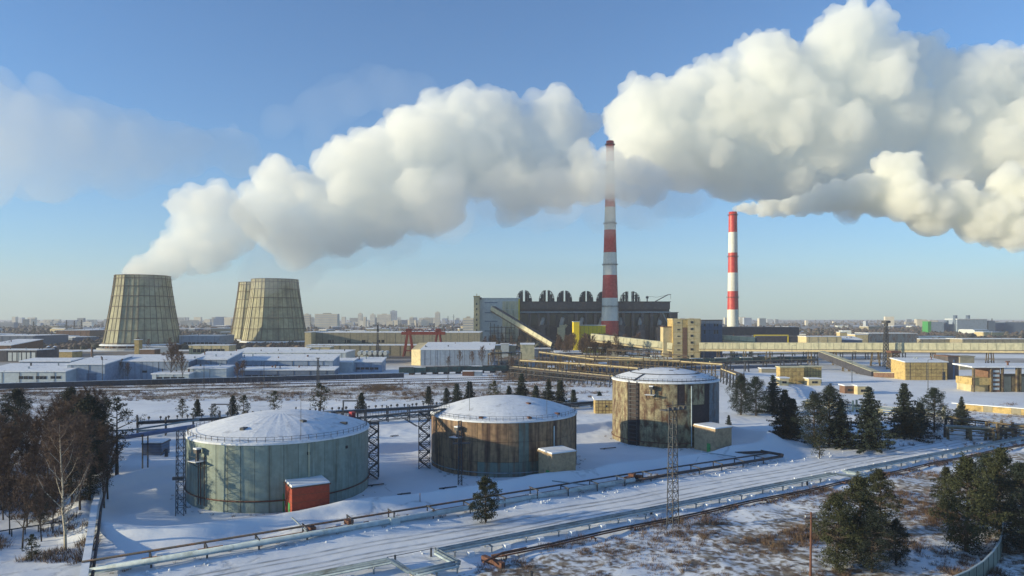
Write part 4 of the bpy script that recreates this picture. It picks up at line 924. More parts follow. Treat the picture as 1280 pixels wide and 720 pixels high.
# depot, long factory, gantry crane
bpx('depot', 'grey depot with a smooth snowy roof and a bright gable', 'warehouse', 526, 617, 457, 437.5, 45, 'bluewall', mono=3.5, pieces=(15, 1, 'bluewall'))
Yd = CAM_H*F/60; m = MB(); X = px2x(526, Yd); r = [o for o in bpy.data.objects if o.name.startswith('depot')][0]
m = MB(); m.hexa([(-7.5, 6, -1), (-.2, .05, -1), (-.2, 44, -1), (-7.5, 44, -1)], [(-7.5, 6, 11), (-.2, .05, 11.5), (-.2, 44, 14.8), (-7.5, 44, 14.6)]); m.build('painted_sunlit_gable', M['yellow'], r)  # gable face coloured yellow for sunlight; the blue front has its shade painted in
bpx('factory', 'long grey beige factory with a dark window band and a lit end wall', 'factory', 389, 600, 440, 416, 60, 'olive', windows=((.035, .5, 9, 12, 16),), pieces=(30, 2, 'olive'))
bpx('factory', 'left end wall of the long factory, sunlight painted in as pale yellow', 'factory', 381, 389, 441, 415.5, 60, 'yellow')  # sunlit end wall: the light is put into its yellow colour
bpx('factory', 'low snow roofed podium along the front of the long factory', 'factory', 383, 645, 444.5, 432, 22, 'olive', windows=((.01, .13, 1, 7, 5),), wmat='yellow')
bpx('factory', 'pale cubic block standing beside the podium', 'factory', 383, 414, 446, 434, 8, 'yellow', windows=((.35, .85, 0, 5, 2),))
for k in range(6):
    Y = 575; x = px2x(451+k*6.4, Y); m = MB(); m.tube((0, -6, 4.2), (0, 6, 4.2), 1.7, 12); m.box((0, -4, 0), (2.4, .5, 3)); m.box((0, 4, 0), (2.4, .5, 3)); r = thing('storage_cylinder', nth[k]+' from left of the row of horizontal storage cylinders', 'storage cylinder', (x, Y, 0), 0, 'row of horizontal storage cylinders')
    m.build('vessel', M['greywall'], r, False); m = MB(); m.box((0, 0, 5.75), (1.6, 11, .25)); m.build('snow_cap', M['snow'], r)
Y = 600; r = thing('gantry_crane', 'red gantry crane standing over the grey depot', 'crane', (px2x(530, Y), Y, 0)); zt = py2z(416.5, Y); X0, X1 = px2x(511, Y)-px2x(530, Y), px2x(548, Y)-px2x(530, Y)
for s in (X0, X1):
    for yy in (-5, 5):
        for dx in (-1, 1): m = MB(); m.beam((s+dx*4.4, yy, -.5), (s+dx*1.2, yy*.6, zt-1.2), 1.1); m.build('leg', M['crane'], r)
    m = MB(); m.beam((s-3.2, -4.5, 5), (s+3.2, -4.5, 5), .7); m.beam((s-3.2, 4.5, 5), (s+3.2, 4.5, 5), .7); m.build('brace', M['crane'], r)
    m = MB(); m.box((s, 0, zt+.5), (4.5, 5, 3.4)); m.build('cabin', M['crane'], r)
    m = MB(); m.beam((s, 0, zt+3.8), (s-.6, 0, zt+6.5), .4); m.build('mast', M['crane'], r)
m = MB()
for yy in (-2.6, 2.6): m.beam((X0-6, yy, zt), (X1+6, yy, zt), 1.3, 2.6)
n = 14
for k in range(n): m.beam((X0-6+(X1-X0+12)*k/n, -2.6, zt+(1.6 if k % 2 else 4)), (X0-6+(X1-X0+12)*(k+1)/n, -2.6, zt+(4 if k % 2 else 1.6)), .4)
m.build('girder', M['crane'], r)
# ---------------------------------------------------------------- power house
Y = 850.0; G = thing('power_house', 'long dark power house with steel vents on its flat roof', 'power station', (px2x(650, Y), Y, 0)); L_ = px2x(838, Y)-px2x(650, Y); hR = py2z(377.5, Y)
def gb(x0, x1, y0, y1, z0, z1, name, mt, par=None):
    m = MB(); m.box(((x0+x1)/2, (y0+y1)/2, z0), (x1-x0, y1-y0, z1-z0)); return m.build(name, M[mt], par or G)
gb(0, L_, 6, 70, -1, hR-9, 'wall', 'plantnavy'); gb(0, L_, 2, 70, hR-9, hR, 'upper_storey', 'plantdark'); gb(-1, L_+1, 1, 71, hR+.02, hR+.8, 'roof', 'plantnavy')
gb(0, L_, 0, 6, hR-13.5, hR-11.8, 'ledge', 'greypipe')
nb = 16
for k in range(nb+1):
    x = L_*k/nb
    if k not in (4, 5, 9): gb(x-1.6, x+1.6, -2+.1*(k % 3), 5.9, -1, hR-13.6, 'buttress', 'plantdark')
for k in range(nb):
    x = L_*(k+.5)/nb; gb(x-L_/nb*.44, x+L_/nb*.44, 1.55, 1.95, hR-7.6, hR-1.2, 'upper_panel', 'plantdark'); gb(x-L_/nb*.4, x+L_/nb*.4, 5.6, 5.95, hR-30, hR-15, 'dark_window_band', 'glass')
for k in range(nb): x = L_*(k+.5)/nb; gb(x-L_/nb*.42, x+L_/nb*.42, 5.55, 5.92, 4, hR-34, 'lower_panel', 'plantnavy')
rr = random.Random(8)
for k in range(7):    # dust collectors and ducts in front
    x = L_*(.14+.13*k); m = MB(); m.box((x, -9, -1), (9, 12, 18+rr.uniform(0, 5))); m.box((x+1, -8, 18), (6, 8, 7)); m.tube((x-5, -6, 10), (x+7, -6, 25), 1.6, 8); m.build('dust_collector', M['yellow' if k == 1 else 'plantdark'], G)
    m = MB(); m.tube((x, -4, 24), (x+3, 3, 33), 2.6, 10); m.build('duct', M['concrete'], G, True)
gb(L_, L_+11, 8, 60, -1, py2z(391, Y), 'side_wing', 'plantdark'); gb(L_-1, L_+12, 7, 61, py2z(391, Y)+.02, py2z(391, Y)+.9, 'side_wing_roof', 'plantnavy')
m = MB(); m.beam((L_-9, 4, 40), (L_+2, 4, 18), 1.6, 1.2); m.build('chute', M['greywall'], G)
# grey block with the tall stair tower
GB = thing('power_house_block', 'tall pale grey block with dark louvre slots left of the dark power house', 'power station block', (px2x(600, Y), Y-6, 0)); Lb = px2x(649.5, Y)-px2x(600, Y); hb = py2z(373.5, Y)
def g2(x0, x1, y0, y1, z0, z1, name, mt): return gb(x0, x1, y0, y1, z0, z1, name, mt, GB)
g2(0, Lb-1.6, 0, 74, -1, hb, 'wall', 'greywall'); g2(Lb-1.5, Lb, -.6, 73, 22, hb, 'yellow_edge', 'brightyellow'); g2(-.5, Lb+.5, -.8, 75, hb+.02, hb+.9, 'roof', 'greywall')
for k in range(12):
    for j in range(5):
        if j > 1 or k > 7: g2(Lb*k/12.4+.15, Lb*(k+1)/12.4-.15, -.3, -.05, 2+j*10.5, 2+j*10.5+10.1, 'cladding_panel', 'palegreen' if k > 6 else 'greywall')
for z in (17, 29, 39.5, 52): g2(6, 22, -.75, -.4, z, z+1.0, 'louvre_slot', 'navy')
for k in range(7): g2(13+k*4.6, 14+k*4.6, -5, -4, -1, 28-k*1.5, 'frame_column', 'steel')
for z in (8, 15, 22): m = MB(); m.beam((12, -4.5, z), (44, -4.5, z), .8); m.build('frame_beam', M['trestle'], GB)
r = thing('stair_shaft', 'slender ochre stair shaft at the left corner of the grey block', 'tower', (px2x(596, Y-8), Y-8, 0)); ht = py2z(371.5, Y)
m = MB(); m.box((0, 0, -1), (7, 8, ht+1)); m.build('wall', M['yellow'], r); m = MB(); m.box((0, 0, ht+.02), (8, 9, 1.2)); m.tube((0, 0, ht+1), (0, 0, ht+4), .4, 6); m.build('roof', M['ochre'], r)
m = MB()
for z in range(8): m.box((0, -4.1, 4+z*6.5), (1.3, .3, 2.6))
m.each('window', M['glass'], r)
m = MB(); m.box((4.6, 0, ht-3), (2.6, 3, 2.6)); m.build('siren_box', M['plantdark'], r)
# roof vents: pairs of half arches holding silencers
def vent_frame(px0, px1, ty, kind, lb):
    yy = 862.0; x0, x1 = px2x(px0, yy), px2x(px1, yy); z1 = py2z(ty, yy); W = x1-x0; H = z1-hR; r = thing('roof_vent', lb, 'roof vent', (x0, yy, hR+.8), 0, 'steel vents on the power house roof'); H -= 1
    m = MB()
    for s in kind:      # -1 rises from the left (straight back on its right), +1 falls to the right
        w = W/len(kind)*.78; bx = W*.5 if len(kind) == 2 else (W if s < 0 else 0); bx += s*W*.08 if len(kind) == 2 else 0
        prev = None
        for y0 in (0, 6):
            m.beam((bx, y0, 0), (bx, y0, H), .7); m.beam((bx+s*w*.5, y0, 0), (bx+s*w*.5, y0, H*.9), .5); prev = None
            for q in range(8):
                a = q/7*pi/2; p = Vector((bx+s*w*sin(a), y0, H*(cos(a)**.95)*.98)); 
                if prev: m.beam(prev, p, .6, .4)
                if q in (1, 3, 5): m.beam((bx, y0, H*.35), p, .35)
                prev = p
            for z in (.3, .6): m.beam((bx, y0, H*z), (bx+s*w*.9, y0, H*z), .4)
        for q in (.22, .62): m.beam((bx+s*w*q, 0, H*.55), (bx+s*w*q, 6, H*.55), .4)
    m.build('frame', M['steel'], r)
    for s in kind:
        w = W/len(kind)*.78; bx = W*.5 if len(kind) == 2 else (W if s < 0 else 0); bx += s*W*.08 if len(kind) == 2 else 0
        for q, hh in ((.2, .90+.05*sin(x0)), (.55, .66+.08*cos(x0)), (.86, .34+.1*sin(x0*2))):
            m = MB(); m.tube((bx+s*w*q, 3, -.5), (bx+s*w*q, 3, H*hh), 1.35+.4*cos(x0+q*9), 8); m.tube((bx+s*w*q, 3, H*hh), (bx+s*w*q, 3, H*hh+.8), 1.6, 8, .8); m.build('silencer', M['plantnavy'], r, False)
for i, (a, b, t, k) in enumerate([(645, 665, 362.5, (-1, 1)), (673.5, 693.5, 362.5, (-1, 1)), (696, 715.5, 363, (-1, 1)), (724, 742, 363.5, (-1, 1)), (744.5, 753, 364, (-1,)), (773, 785, 364, (-1,)), (790.5, 803, 364, (1,))]):
    vent_frame(a, b, t, k, nth[i]+' from left of the seven arched steel vents on the power house roof')
r = thing('roof_crane', 'small jib crane at the right end of the power house roof', 'crane', (px2x(808, 860), 860, hR+.8)); m = MB(); m.beam((1, 0, 0), (1, 0, 7), 1.2); m.box((1, 0, 4), (3, 3, 2.5)); m.build('mast', M['steel'], r)
m = MB(); m.beam((11, 0, 0), (27, 0, 8.5), 1.0); m.beam((27, 0, 8.5), (31, 0, 8.8), .8); m.beam((1, 0, 6.5), (14, 0, 5.5), .3); m.beam((14, 0, 5.5), (27, 0, 8.5), .3); m.beam((30.6, 0, 8.6), (30.6, 0, 3.5), .3); m.build('jib', M['steel'], r)
# ---------------------------------------------------------------- chimneys
def chimney(px, Y, ztop, r0, r1, bands, label, rings, flare=1.0):
    r = thing('chimney', label, 'chimney', (px2x(px, Y), Y, 0)); rad = lambda z: r1+(r0-r1)*(1-z/ztop)**1.25
    for k, (z0, z1, c) in enumerate(bands):
        m = MB(); pr = [(rad(z0+(z1-z0)*q/4)+.02, z0+(z1-z0)*q/4) for q in range(5)]; m.lathe(pr+([(rad(z1)-.8, z1), (rad(z1)-.8, z1-6)] if z1 == ztop else []), 40); m.build('band', M['paint_red' if c else 'paint_white'], r, True)
    for z in rings:
        m = MB(); m.lathe([(rad(z), z-.25), (rad(z)+1.5, z-.25), (rad(z)+1.5, z+.15), (rad(z), z+.15)], 32)
        for i in range(20): a = 2*pi*i/20; m.beam(((rad(z)+1.4)*cos(a), (rad(z)+1.4)*sin(a), z), ((rad(z)+1.4)*cos(a), (rad(z)+1.4)*sin(a), z+1.2), .12)
        m.ring_tube(rad(z)+1.4, z+1.2, .1, 32, 4); m.build('gallery', M['steel'], r)
    m = MB(); a = radians(-38)
    for q in (-.35, .35): m.beam(((rad(0)+.6)*cos(a)-sin(a)*q, (rad(0)+.6)*sin(a)+cos(a)*q, 0), ((rad(ztop)+.6)*cos(a)-sin(a)*q, (rad(ztop)+.6)*sin(a)+cos(a)*q, ztop*.99), .14)
    m.build('ladder', M['steel'], r); return r
zz = [py2z(y, 840) for y in (176.5, 202, 230.5, 259, 287.6, 315.8, 344, 372.5, 401)] + [-1]
chimney(762.5, 840, zz[0], 11.6, 4.6, [(zz[i+1], zz[i], i % 2 == 0) for i in range(9)], 'taller red and white banded chimney, its upper third veiled by steam', [py2z(y, 840) for y in (181, 279.5, 331, 383)])
zz = [py2z(y, 1010) for y in (265, 290.5, 316, 341, 364, 387)] + [-1]
chimney(916, 1010, zz[0], 8.6, 5.8, [(zz[i+1], zz[i], i % 2 == 0) for i in range(6)], 'shorter red and white banded chimney with smoke at its top', [py2z(y, 1010) for y in (269, 321, 372)])
# ---------------------------------------------------------------- cooling towers
def cooling(px, Y, zt, label, rzz, seed):
    r = thing('cooling_tower', label, 'cooling tower', (px2x(px, Y), Y, 0), rzz); n = 12; zb = 5.0; rb, rt = 38.5, 27.0
    def rad(z): u = (z-zb)/(zt-zb); return rb + (rt-rb)*(1-(1-u)**1.18)
    m = MB(); m.lathe([(rad(zb+(zt-zb)*k/8)*cos(pi/n)-.35, zb+(zt-zb)*k/8) for k in range(9)]+[(rt*.93, zt-.5), (rt*.88, zt-10)], n, a0=pi/n, a1=2*pi+pi/n); m.build('inner_wall', M['towerdark'], r)
    rows = 7; cuts = [zb+(zt-zb)*q for q in (0, .03, .21, .38, .55, .70, .84, .955)] + [zt]
    for j in range(8):
        z0, z1 = cuts[j], cuts[j+1]; R0, R1 = rad(z0), rad(z1); f0, f1 = R0*cos(pi/n), R1*cos(pi/n); w0, w1 = R0*sin(pi/n), R1*sin(pi/n)
        for c in range(3):      # three sheets per facet
            a, b = -1+2*c/3+.012, -1+2*(c+1)/3-.012; me = MB(); pr = .12*(c % 2)
            me.hexa([(f0-.3, w0*a, z0+.15), (f0+pr, w0*a, z0+.15), (f0+pr, w0*b, z0+.15), (f0-.3, w0*b, z0+.15)], [(f1-.3, w1*a, z1-.15), (f1+pr, w1*a, z1-.15), (f1+pr, w1*b, z1-.15), (f1-.3, w1*b, z1-.15)])
            me = me.mesh('sheet_panel'); me.materials.append(M['tower'])
            for i in range(n): obj('sheet_panel', me, r, (0, 0, 0), 2*pi*i/n)
    for k in (1, 2, 3, 4, 5, 6, 7, 8):
        z = cuts[k]; m = MB(); R = rad(z)+.5
        for i in range(n): a, b = 2*pi*(i+.5)/n, 2*pi*(i+1.5)/n; m.beam((R*cos(a), R*sin(a), z), (R*cos(b), R*sin(b), z), 1.0, .55)
        m.build('ring_beam', M['towerdark'], r)
    m = MB()
    for i in range(n):
        a = 2*pi*(i+.5)/n
        for k in range(8): z0, z1 = cuts[k], cuts[k+1]; m.beam(((rad(z0)+.25)*cos(a), (rad(z0)+.25)*sin(a), z0), ((rad(z1)+.25)*cos(a), (rad(z1)+.25)*sin(a), z1), .5)
        for c in (-1/3, 1/3):
            for k in range(8):
                z0, z1 = cuts[k], cuts[k+1]; P = []
                for z in (z0, z1): f, w = rad(z)*cos(pi/n)+.2, rad(z)*sin(pi/n)*c; g = 2*pi*i/n; P.append((f*cos(g)-w*sin(g), f*sin(g)+w*cos(g), z))
                m.beam(P[0], P[1], .35)
    tag(m.build('vertical_ribs', M['towerdark'], r), kind='stuff')
    m = MB(); m.lathe([(rb*.94, -1), (rb*.94, zb)], 24); m.build('inlet', M['brown'], r)
    for i in range(24): a = 2*pi*i/24; m = MB(); m.beam((rb*1.0*cos(a), rb*1.0*sin(a), -1), (rb*.985*cos(a), rb*.985*sin(a), zb+.2), 1.1); m.build('inlet_column', M['concrete'], r)
    m = MB(); m.lathe([(rb*1.13, -1), (rb*1.13, 1.8), (rb*1.02, 2.2)], 36); m.build('basin', M['concrete'], r)
    m = MB(); m.lathe([(rb+.2, zb+.1), (rb+2.6, zb-.5), (rb+2.6, zb+.0), (rb+.2, zb+1.2)], 36); m.build('eave_snow', M['snow'], r)
    return r
cooling(178.5, 745, py2z(345, 745), 'leftmost cooling tower, its left facets lit and right side in shade', radians(6), 1)
cooling(344, 835, py2z(349.5, 835), 'front one of the two overlapping cooling towers with steam over its rim', radians(10), 2)
cooling(325.5, 905, py2z(353.5, 905), 'rear cooling tower with only its sunlit left edge showing', radians(-4), 3)
bpx('annex', 'brown hut before the left cooling tower', 'hut', 175, 193, 446, 437, 10, 'brown')
bpx('annex', 'ochre equipment tower at the foot of the left cooling tower', 'hut', 168, 173.5, 444, 425, 6, 'ochre')
bpx('annex', 'low blue roofed annex right of the left cooling tower', 'hut', 176, 213, 441, 434, 12, 'bluewall')
bpx('warehouse', 'long low blue roofed store right of the left cooling tower', 'warehouse', 224, 274, 436, 420, 40, 'bluewall', windows=((.1, .95, 5, 7, 8),))
bpx('warehouse', 'cream low building between the cooling towers', 'warehouse', 236, 286, 443, 432, 16, 'yellow', windows=((.1, .9, 2, 5, 8),))
bpx('annex', 'pale blue low annex right of the overlapping cooling towers', 'hut', 300, 384, 447, 438, 16, 'whitewall', mono=1.5)
# ---------------------------------------------------------------- conveyors
def gallery(name, label, p, q, w, h, mt, n, legs=(), foot=None, beam='yellow', rib=True):
    r = thing(name, label, 'conveyor', (p.x, p.y, 0)); o = Vector((p.x, p.y, 0)); d = q-p; e = d.normalized(); m = MB(o); m.beam(p, q, w, h); m.build('core', M['plantnavy'], r)
    f = Vector((-e.y, e.x, 0)).normalized(); f = -f if f.y > 0 else f
    for k in range(n):
        a = p+d*((k+.02)/n)+f*(w/2+.1); b = p+d*((k+.98)/n)+f*(w/2+.1); m = MB(o); m.beam(a+ZZ*h*.13, b+ZZ*h*.13, .2+.1*(k % 2), h*.74); m.build('side_panel', M[mt], r)
    m = MB(o); m.beam(p+f*(w/2+.05)-ZZ*h*.42, q+f*(w/2+.05)-ZZ*h*.42, .5, h*.22); m.build('floor_beam', M[beam], r)
    m = MB(o); m.beam(p+ZZ*(h/2+.12), q+ZZ*(h/2+.12), w*1.02, .25); m.build('roof', M['palegreen'], r)
    for k, wid in legs:
        c = p+d*k; m = MB(o); t = c.z-h/2
        for s in (-1, 1):
            for u_ in (-1, 1): m.beam(c*1.0+f*s*w*.42+e*u_*wid-ZZ*(c.z+.6), Vector((c.x, c.y, t))+f*s*w*.42+e*u_*wid*.6, .5)
        for z in (.3, .62): m.beam(Vector((c.x, c.y, t*z))+f*w*.42-e*wid, Vector((c.x, c.y, t*z))+f*w*.42+e*wid, .35); m.beam(Vector((c.x, c.y, t*(z-.3)))+f*w*.42-e*wid, Vector((c.x, c.y, t*z))+f*w*.42+e*wid, .3)
        m.build('trestle', M['trestle'], r)
    return r
gallery('conveyor_gallery', 'pale conveyor gallery from the bright yellow hall to the yellow transfer tower', ap(740, 422, 562), ap(842, 434, 528), 5.5, 6.2, 'palegreen', 12, [(.12, 1.2), (.4, 1.2), (.7, 1.2), (.95, 1)])
gallery('conveyor_gallery', 'long pale conveyor gallery running right from the yellow transfer tower', ap(874, 433.5, 522), ap(1345, 435, 440), 5.5, 6.0, 'palegreen', 48, [(.06, 1.2), (.14, 1.2), (.21, 2.0), (.33, 1.5), (.40, 1.3), (.51, 3.0), (.66, 1.5), (.80, 2), (.93, 2)])
gallery('conveyor_gallery', 'short upper conveyor gallery stub right of the yellow transfer tower', ap(886, 421.5, 560), ap(945, 425.5, 540), 5, 4.4, 'palegreen', 6, [(.1, 1), (.5, 1), (.9, 1)])
gallery('inclined_conveyor', 'steep pale inclined conveyor leaning on the grey block of the power house', ap(616, 386, 838), ap(692, 431.5, 770), 7, 6.5, 'palegreen', 14, [(.35, 1), (.62, 1), (.85, 1)], beam='trestle')
gallery('inclined_conveyor', 'weathered inclined conveyor dropping from the long gallery to the yellow workshop', ap(1027, 443, 470), ap(1094, 469, 395), 4.5, 4.2, 'olive', 12, [(.5, 1.2), (.75, 1.2)], beam='yellow')
gallery('inclined_conveyor', 'low end of the weathered conveyor lying before the yellow workshop', ap(1094, 469.2, 393), ap(1132, 470, 380), 4.2, 3.4, 'brown', 6, [], beam='yellow')
r = thing('conveyor_trestle', 'rust topped lattice trestle under the long gallery near its middle', 'trestle', (px2x(1117, 448), 448, 0)); lattice(r, 6, 4.6, 11, 5, 'lattice', 'trestle', .5); m = MB(); m.box((0, 0, 11), (6.5, 6, 1.2)); m.build('rust_cap', M['rust'], r)
p = Vector((px2x(1107.5, 470), 470, 0)); zt = py2z(404, 470); r = thing('floodlight_mast', 'tall lattice floodlight mast with a round head rising behind the long gallery', 'mast', p); lattice(r, 3, 1.6, zt, 12, 'lattice', 'steel', .32); m = MB(); m.lathe([(1.5, zt), (2.8, zt+.3), (2.8, zt+1.6), (1.5, zt+1.9)], 12); m.build('lamp_ring', M['steel'], r)
# transfer tower
Y = 525.0; X0 = px2x(841, Y); r = thing('transfer_tower', 'yellow brick transfer tower with a dark stair strip where the conveyors meet', 'tower', (X0, Y, 0)); W = px2x(875.5, Y)-X0; H = py2z(399.5, Y)
def g3(x0, x1, y0, y1, z0, z1, n, mt): return gb(x0, x1, y0, y1, z0, z1, n, mt, r)
g3(0, W, 0, 18, -1, H, 'wall', 'ochre'); g3(-.3, W+.3, -.3, 18.3, H+.02, H+.8, 'roof', 'yellow'); g3(W*.36, W*.52, -.2, -.02, 1, H-6, 'stair_strip', 'brown')
for k in range(6):
    z = 2+k*5.2
    for j, (xa, xb) in enumerate(((.02, .34), (.54, .76), (.78, .98))): g3(W*xa, W*xb, -.12-.03*((k+j) % 2), -.02, z+.1, z+5.0, 'brick_panel', 'yellow')
    if k < 5 or 1:
        for xa, hh in ((.16, .9), (.64, 1.7)): w_ = g3(W*xa, W*xa+2.0, -.3, -.18, z+1.6, z+1.6+hh, 'window', 'steel'); m = MB(); m.box((W*xa+1, -.34, z+1.8), (1.6, .08, hh-.4)); m.build('pane', M['glass'], w_)
bpx('bunker', 'dark grey bunker block adjoining the yellow transfer tower on the right', 'bunker', 876.5, 903, 450, 400.5, 16, 'plantdark', roof='plantdark', windows=((.1, .9, 21, 24, 4), (.1, .9, 27, 29, 4)), trim='navy', pieces=(5, 4, 'navy'))
bpx('annex', 'small beige annex left of the yellow transfer tower', 'hut', 829, 841, 452, 409, 10, 'yellow', roof='rust')
bpx('bright_yellow_hall', 'bright yellow hall at the head of the pale conveyor', 'hall', 725, 757, 441, 407, 18, 'ochre', roof='greywall', pieces=(6, 2, 'brightyellow'))
bpx('bright_yellow_hall', 'narrow bright yellow stair block left of the bright yellow hall', 'stair block', 717, 724.3, 441.5, 402.5, 14, 'brightyellow', roof='greywall')
# ---------------------------------------------------------------- trains
def wagon(px, py, L_, rz, label, mt='teal', h=3.0, group=None):
    p = gp(px, py); r = thing('freight_wagon', label, 'freight wagon', p, rz, group); m = MB(); m.box((0, 0, 1.2), (L_, 3, h)); m.build('body', M[mt], r)
    m = MB()
    for k in range(int(L_/1.6)): m.box((-L_/2+.8+k*1.6, -1.58, 1.3), (.16, .14, h-.2))
    tag(m.build('side_ribs', M[mt], r), kind='stuff'); m = MB(); m.box((0, 0, 1.2+h), (L_*.97, 2.8, .25)); m.build('snow_load', M['steel' if rr.random() < .6 else 'snow'], r)
    for s in (-1, 1):
        m = MB(); m.box((s*L_*.33, 0, .35), (2.6, 2.2, .7)); b_ = m.build('bogie', M['steel'], r)
        for q in (-.85, .85): m = MB(); m.tube((s*L_*.33+q, -1.1, .45), (s*L_*.33+q, 1.1, .45), .45, 8); m.build('wheel', M['rust'], b_)
for k in range(11): wagon(508+k*14.4, 468.5-.35*k, 9.4 if k % 3 else 8.6, .05, nth[k]+' from left of the dark green wagons before the grey depot', 'teal', 3.1, 'dark green freight wagons before the depot')
for k in range(15): wagon(792+k*15.6, 457.5-.35*k, 8.9, .05, nth[k]+' from left of the dark teal wagons below the transfer tower', 'teal', 3.2, 'dark teal freight wagons below the transfer tower')
p = gp(578, 470); shed(p, 7, 3, 2.4, 'rust', 'rusty low hut by the railway before the grey depot', trim='rust', rz=0, green=False)
shed(gp(592, 470), 5, 3, 2.4, 'bluewall', 'pale blue low hut by the railway before the grey depot', trim='bluewall', rz=0, green=False)
for px0, py0, px1, py1, lb in ((-20, 493, 760, 474.5, 'nearest'), (-20, 488.5, 760, 471.5, 'middle'), (-20, 485, 760, 469.5, 'farthest')):
    a, b = gp(px0, py0), gp(px1, py1); r = thing('railway_track', lb+' of the railway tracks in the snow before the workshops', 'railway track', a); d = b-a; nn = Vector((-d.y, d.x, 0)).normalized()*.76
    for s in (-1, 1): m = MB(); m.beam(nn*s+ZZ*.25, d+nn*s+ZZ*.25, .12, .16); m.build('rail', M['rust'], r)
    m = MB(); n = int(d.length/1.2)
    for k in range(n): c = d*(k/n); m.beam(c-nn*1.6+ZZ*.12, c+nn*1.6+ZZ*.12, .26, .14)
    tag(m.build('sleepers', M['bark'], r), kind='stuff')
# ---------------------------------------------------------------- yard trestles
def yard_trestle(pts, zb, step, label, mt='trestle', npipe=3):
    o = Vector((pts[0].x, pts[0].y, 0)); r = thing('pipe_trestle', label, 'pipe trestle', o)
    for a, b in zip(pts, pts[1:]):
        a0, b0 = Vector((a.x, a.y, 0)), Vector((b.x, b.y, 0)); d = b0-a0; e = d.normalized(); nn = Vector((-e.y, e.x, 0)); n = max(1, int(d.length/step))
        for k in range(n+1):
            c = a0+d*(k/n); zc = a.z+(b.z-a.z)*k/n; m = MB(o)
            for s in (-1, 1): m.beam(c+nn*s*1.8-ZZ*.4, c+nn*s*1.5+ZZ*(zc+(.3 if (k+int(c.x)) % 3 else 2.4)), .55)
            m.beam(c-nn*2.1+ZZ*zc, c+nn*2.1+ZZ*zc, .4); m.beam(c-nn*1.7+ZZ*zc*.55, c+nn*1.7+ZZ*zc*.55, .25); m.beam(c-nn*1.7+ZZ*.5, c+nn*1.6+ZZ*zc*.55, .2); m.build('column', M[mt], r)
        for k, (off, rad) in enumerate(((-1.5, .30), (-.3, .25), (.9, .42), (1.8, .25))[:npipe]):
            m = MB(o); m.path([a0+nn*off+ZZ*(a.z+.3+rad), b0+nn*off+ZZ*(b.z+.3+rad)], rad, 6); m.build('pipe', M[('darkpipe', 'trestle', 'yellow', 'greypipe')[(k+len(label)) % 4]], r)
        m = MB(o); m.beam(a0-nn*1.9+ZZ*a.z, b0-nn*1.9+ZZ*b.z, .22, .3); m.beam(a0-nn*1.9+ZZ*a.z*.55, b0-nn*1.9+ZZ*b.z*.55, .2, .25); m.beam(a0-nn*1.9+ZZ*(a.z+1.2), b0-nn*1.9+ZZ*(b.z+1.2), .12); m.build('beam', M[mt], r)
    return r
def gz_(px, py, z): p = gp(px, py); return Vector((p.x, p.y, z))
yard_trestle([gz_(652, 467, 7.5), gz_(735, 473, 7.5), gz_(800, 480, 7.5)], 0, 6, 'nearest ochre pipe trestle crossing the yard behind the brown tank')
yard_trestle([gz_(676, 462, 11), gz_(745, 468, 8.5), gz_(850, 470, 8.5)], 0, 6.5, 'higher rust brown pipe trestle sloping across the yard', 'trestle', 4)
yard_trestle([gz_(700, 459, 8), gz_(790, 462, 7), gz_(905, 472, 7)], 0, 7, 'pipe trestle running behind the roof of the rusty tank')
yard_trestle([gz_(760, 452, 9), gz_(860, 456, 6)], 0, 11, 'far pipe trestle below the pale conveyor', 'trestle', 2)
yard_trestle([gz_(612, 462, 10), gz_(650, 460, 10)], 0, 7, 'cluster of ochre pipe columns right of the grey depot', 'trestle', 4)
yard_trestle([gz_(905, 478, 6.5), gz_(925, 487, 6.5), gz_(926, 500, 6.2)], 0, 7, 'dark pipe trestle turning down right of the rusty tank', 'steel', 3)
yard_trestle([gz_(888, 466, 6), gz_(1020, 462, 6)], 0, 12, 'dark pipe trestle under the long gallery', 'steel', 3)
yard_trestle([gz_(1010, 508, 1.6), gz_(1100, 517, 1.6), gz_(1180, 523, 1.6)], 0, 8, 'low pale pipe run behind the dark conifers at right', 'palegreen', 2)
yard_trestle([gz_(1183, 548, 2.6), gz_(1240, 551, 2.6), gz_(1330, 544, 3.2)], 0, 5, 'thick pipe bend on stubby posts at the right edge', 'trestle', 3)
yard_trestle([gz_(1186, 541, 4.2), gz_(1330, 561, 4.2)], 0, 12, 'thin raised pipes crossing the snow at the right edge', 'steel', 1)
a, b = gz_(1186, 528, .0), gz_(1335, 549, 0); r = thing('gas_pipe', 'bright yellow gas pipe on low posts at the right edge', 'pipe', a); m = MB(a); m.path([a+ZZ*1.8, b+ZZ*1.8], .3, 8); m.build('pipe', M['brightyellow'], r, True)
for k in range(9): q = a.lerp(b, k/8); m = MB(a); m.beam(q-ZZ*.3, q+ZZ*1.6, .2); m.build('post', M['trestle'], r)
yard_trestle([gz_(640, 471, 5), gz_(700, 478, 5), gz_(765, 484, 4.5)], 0, 5, 'low dark pipe trestle among the brush nearest the small conifers', 'steel', 4)
yard_trestle([gz_(690, 455, 6), gz_(800, 458, 6), gz_(840, 462, 6)], 0, 5.5, 'dark crowded pipe trestle in the middle of the yard', 'steel', 4)
yard_trestle([gz_(735, 449, 9), gz_(842, 452, 8)], 0, 6, 'dark pipe trestle right below the pale conveyor', 'steel', 4)
yard_trestle([gz_(905, 452, 5), gz_(1020, 450, 5), gz_(1130, 449, 5)], 0, 10, 'low dark pipe trestle in the shade of the long gallery', 'steel', 4)
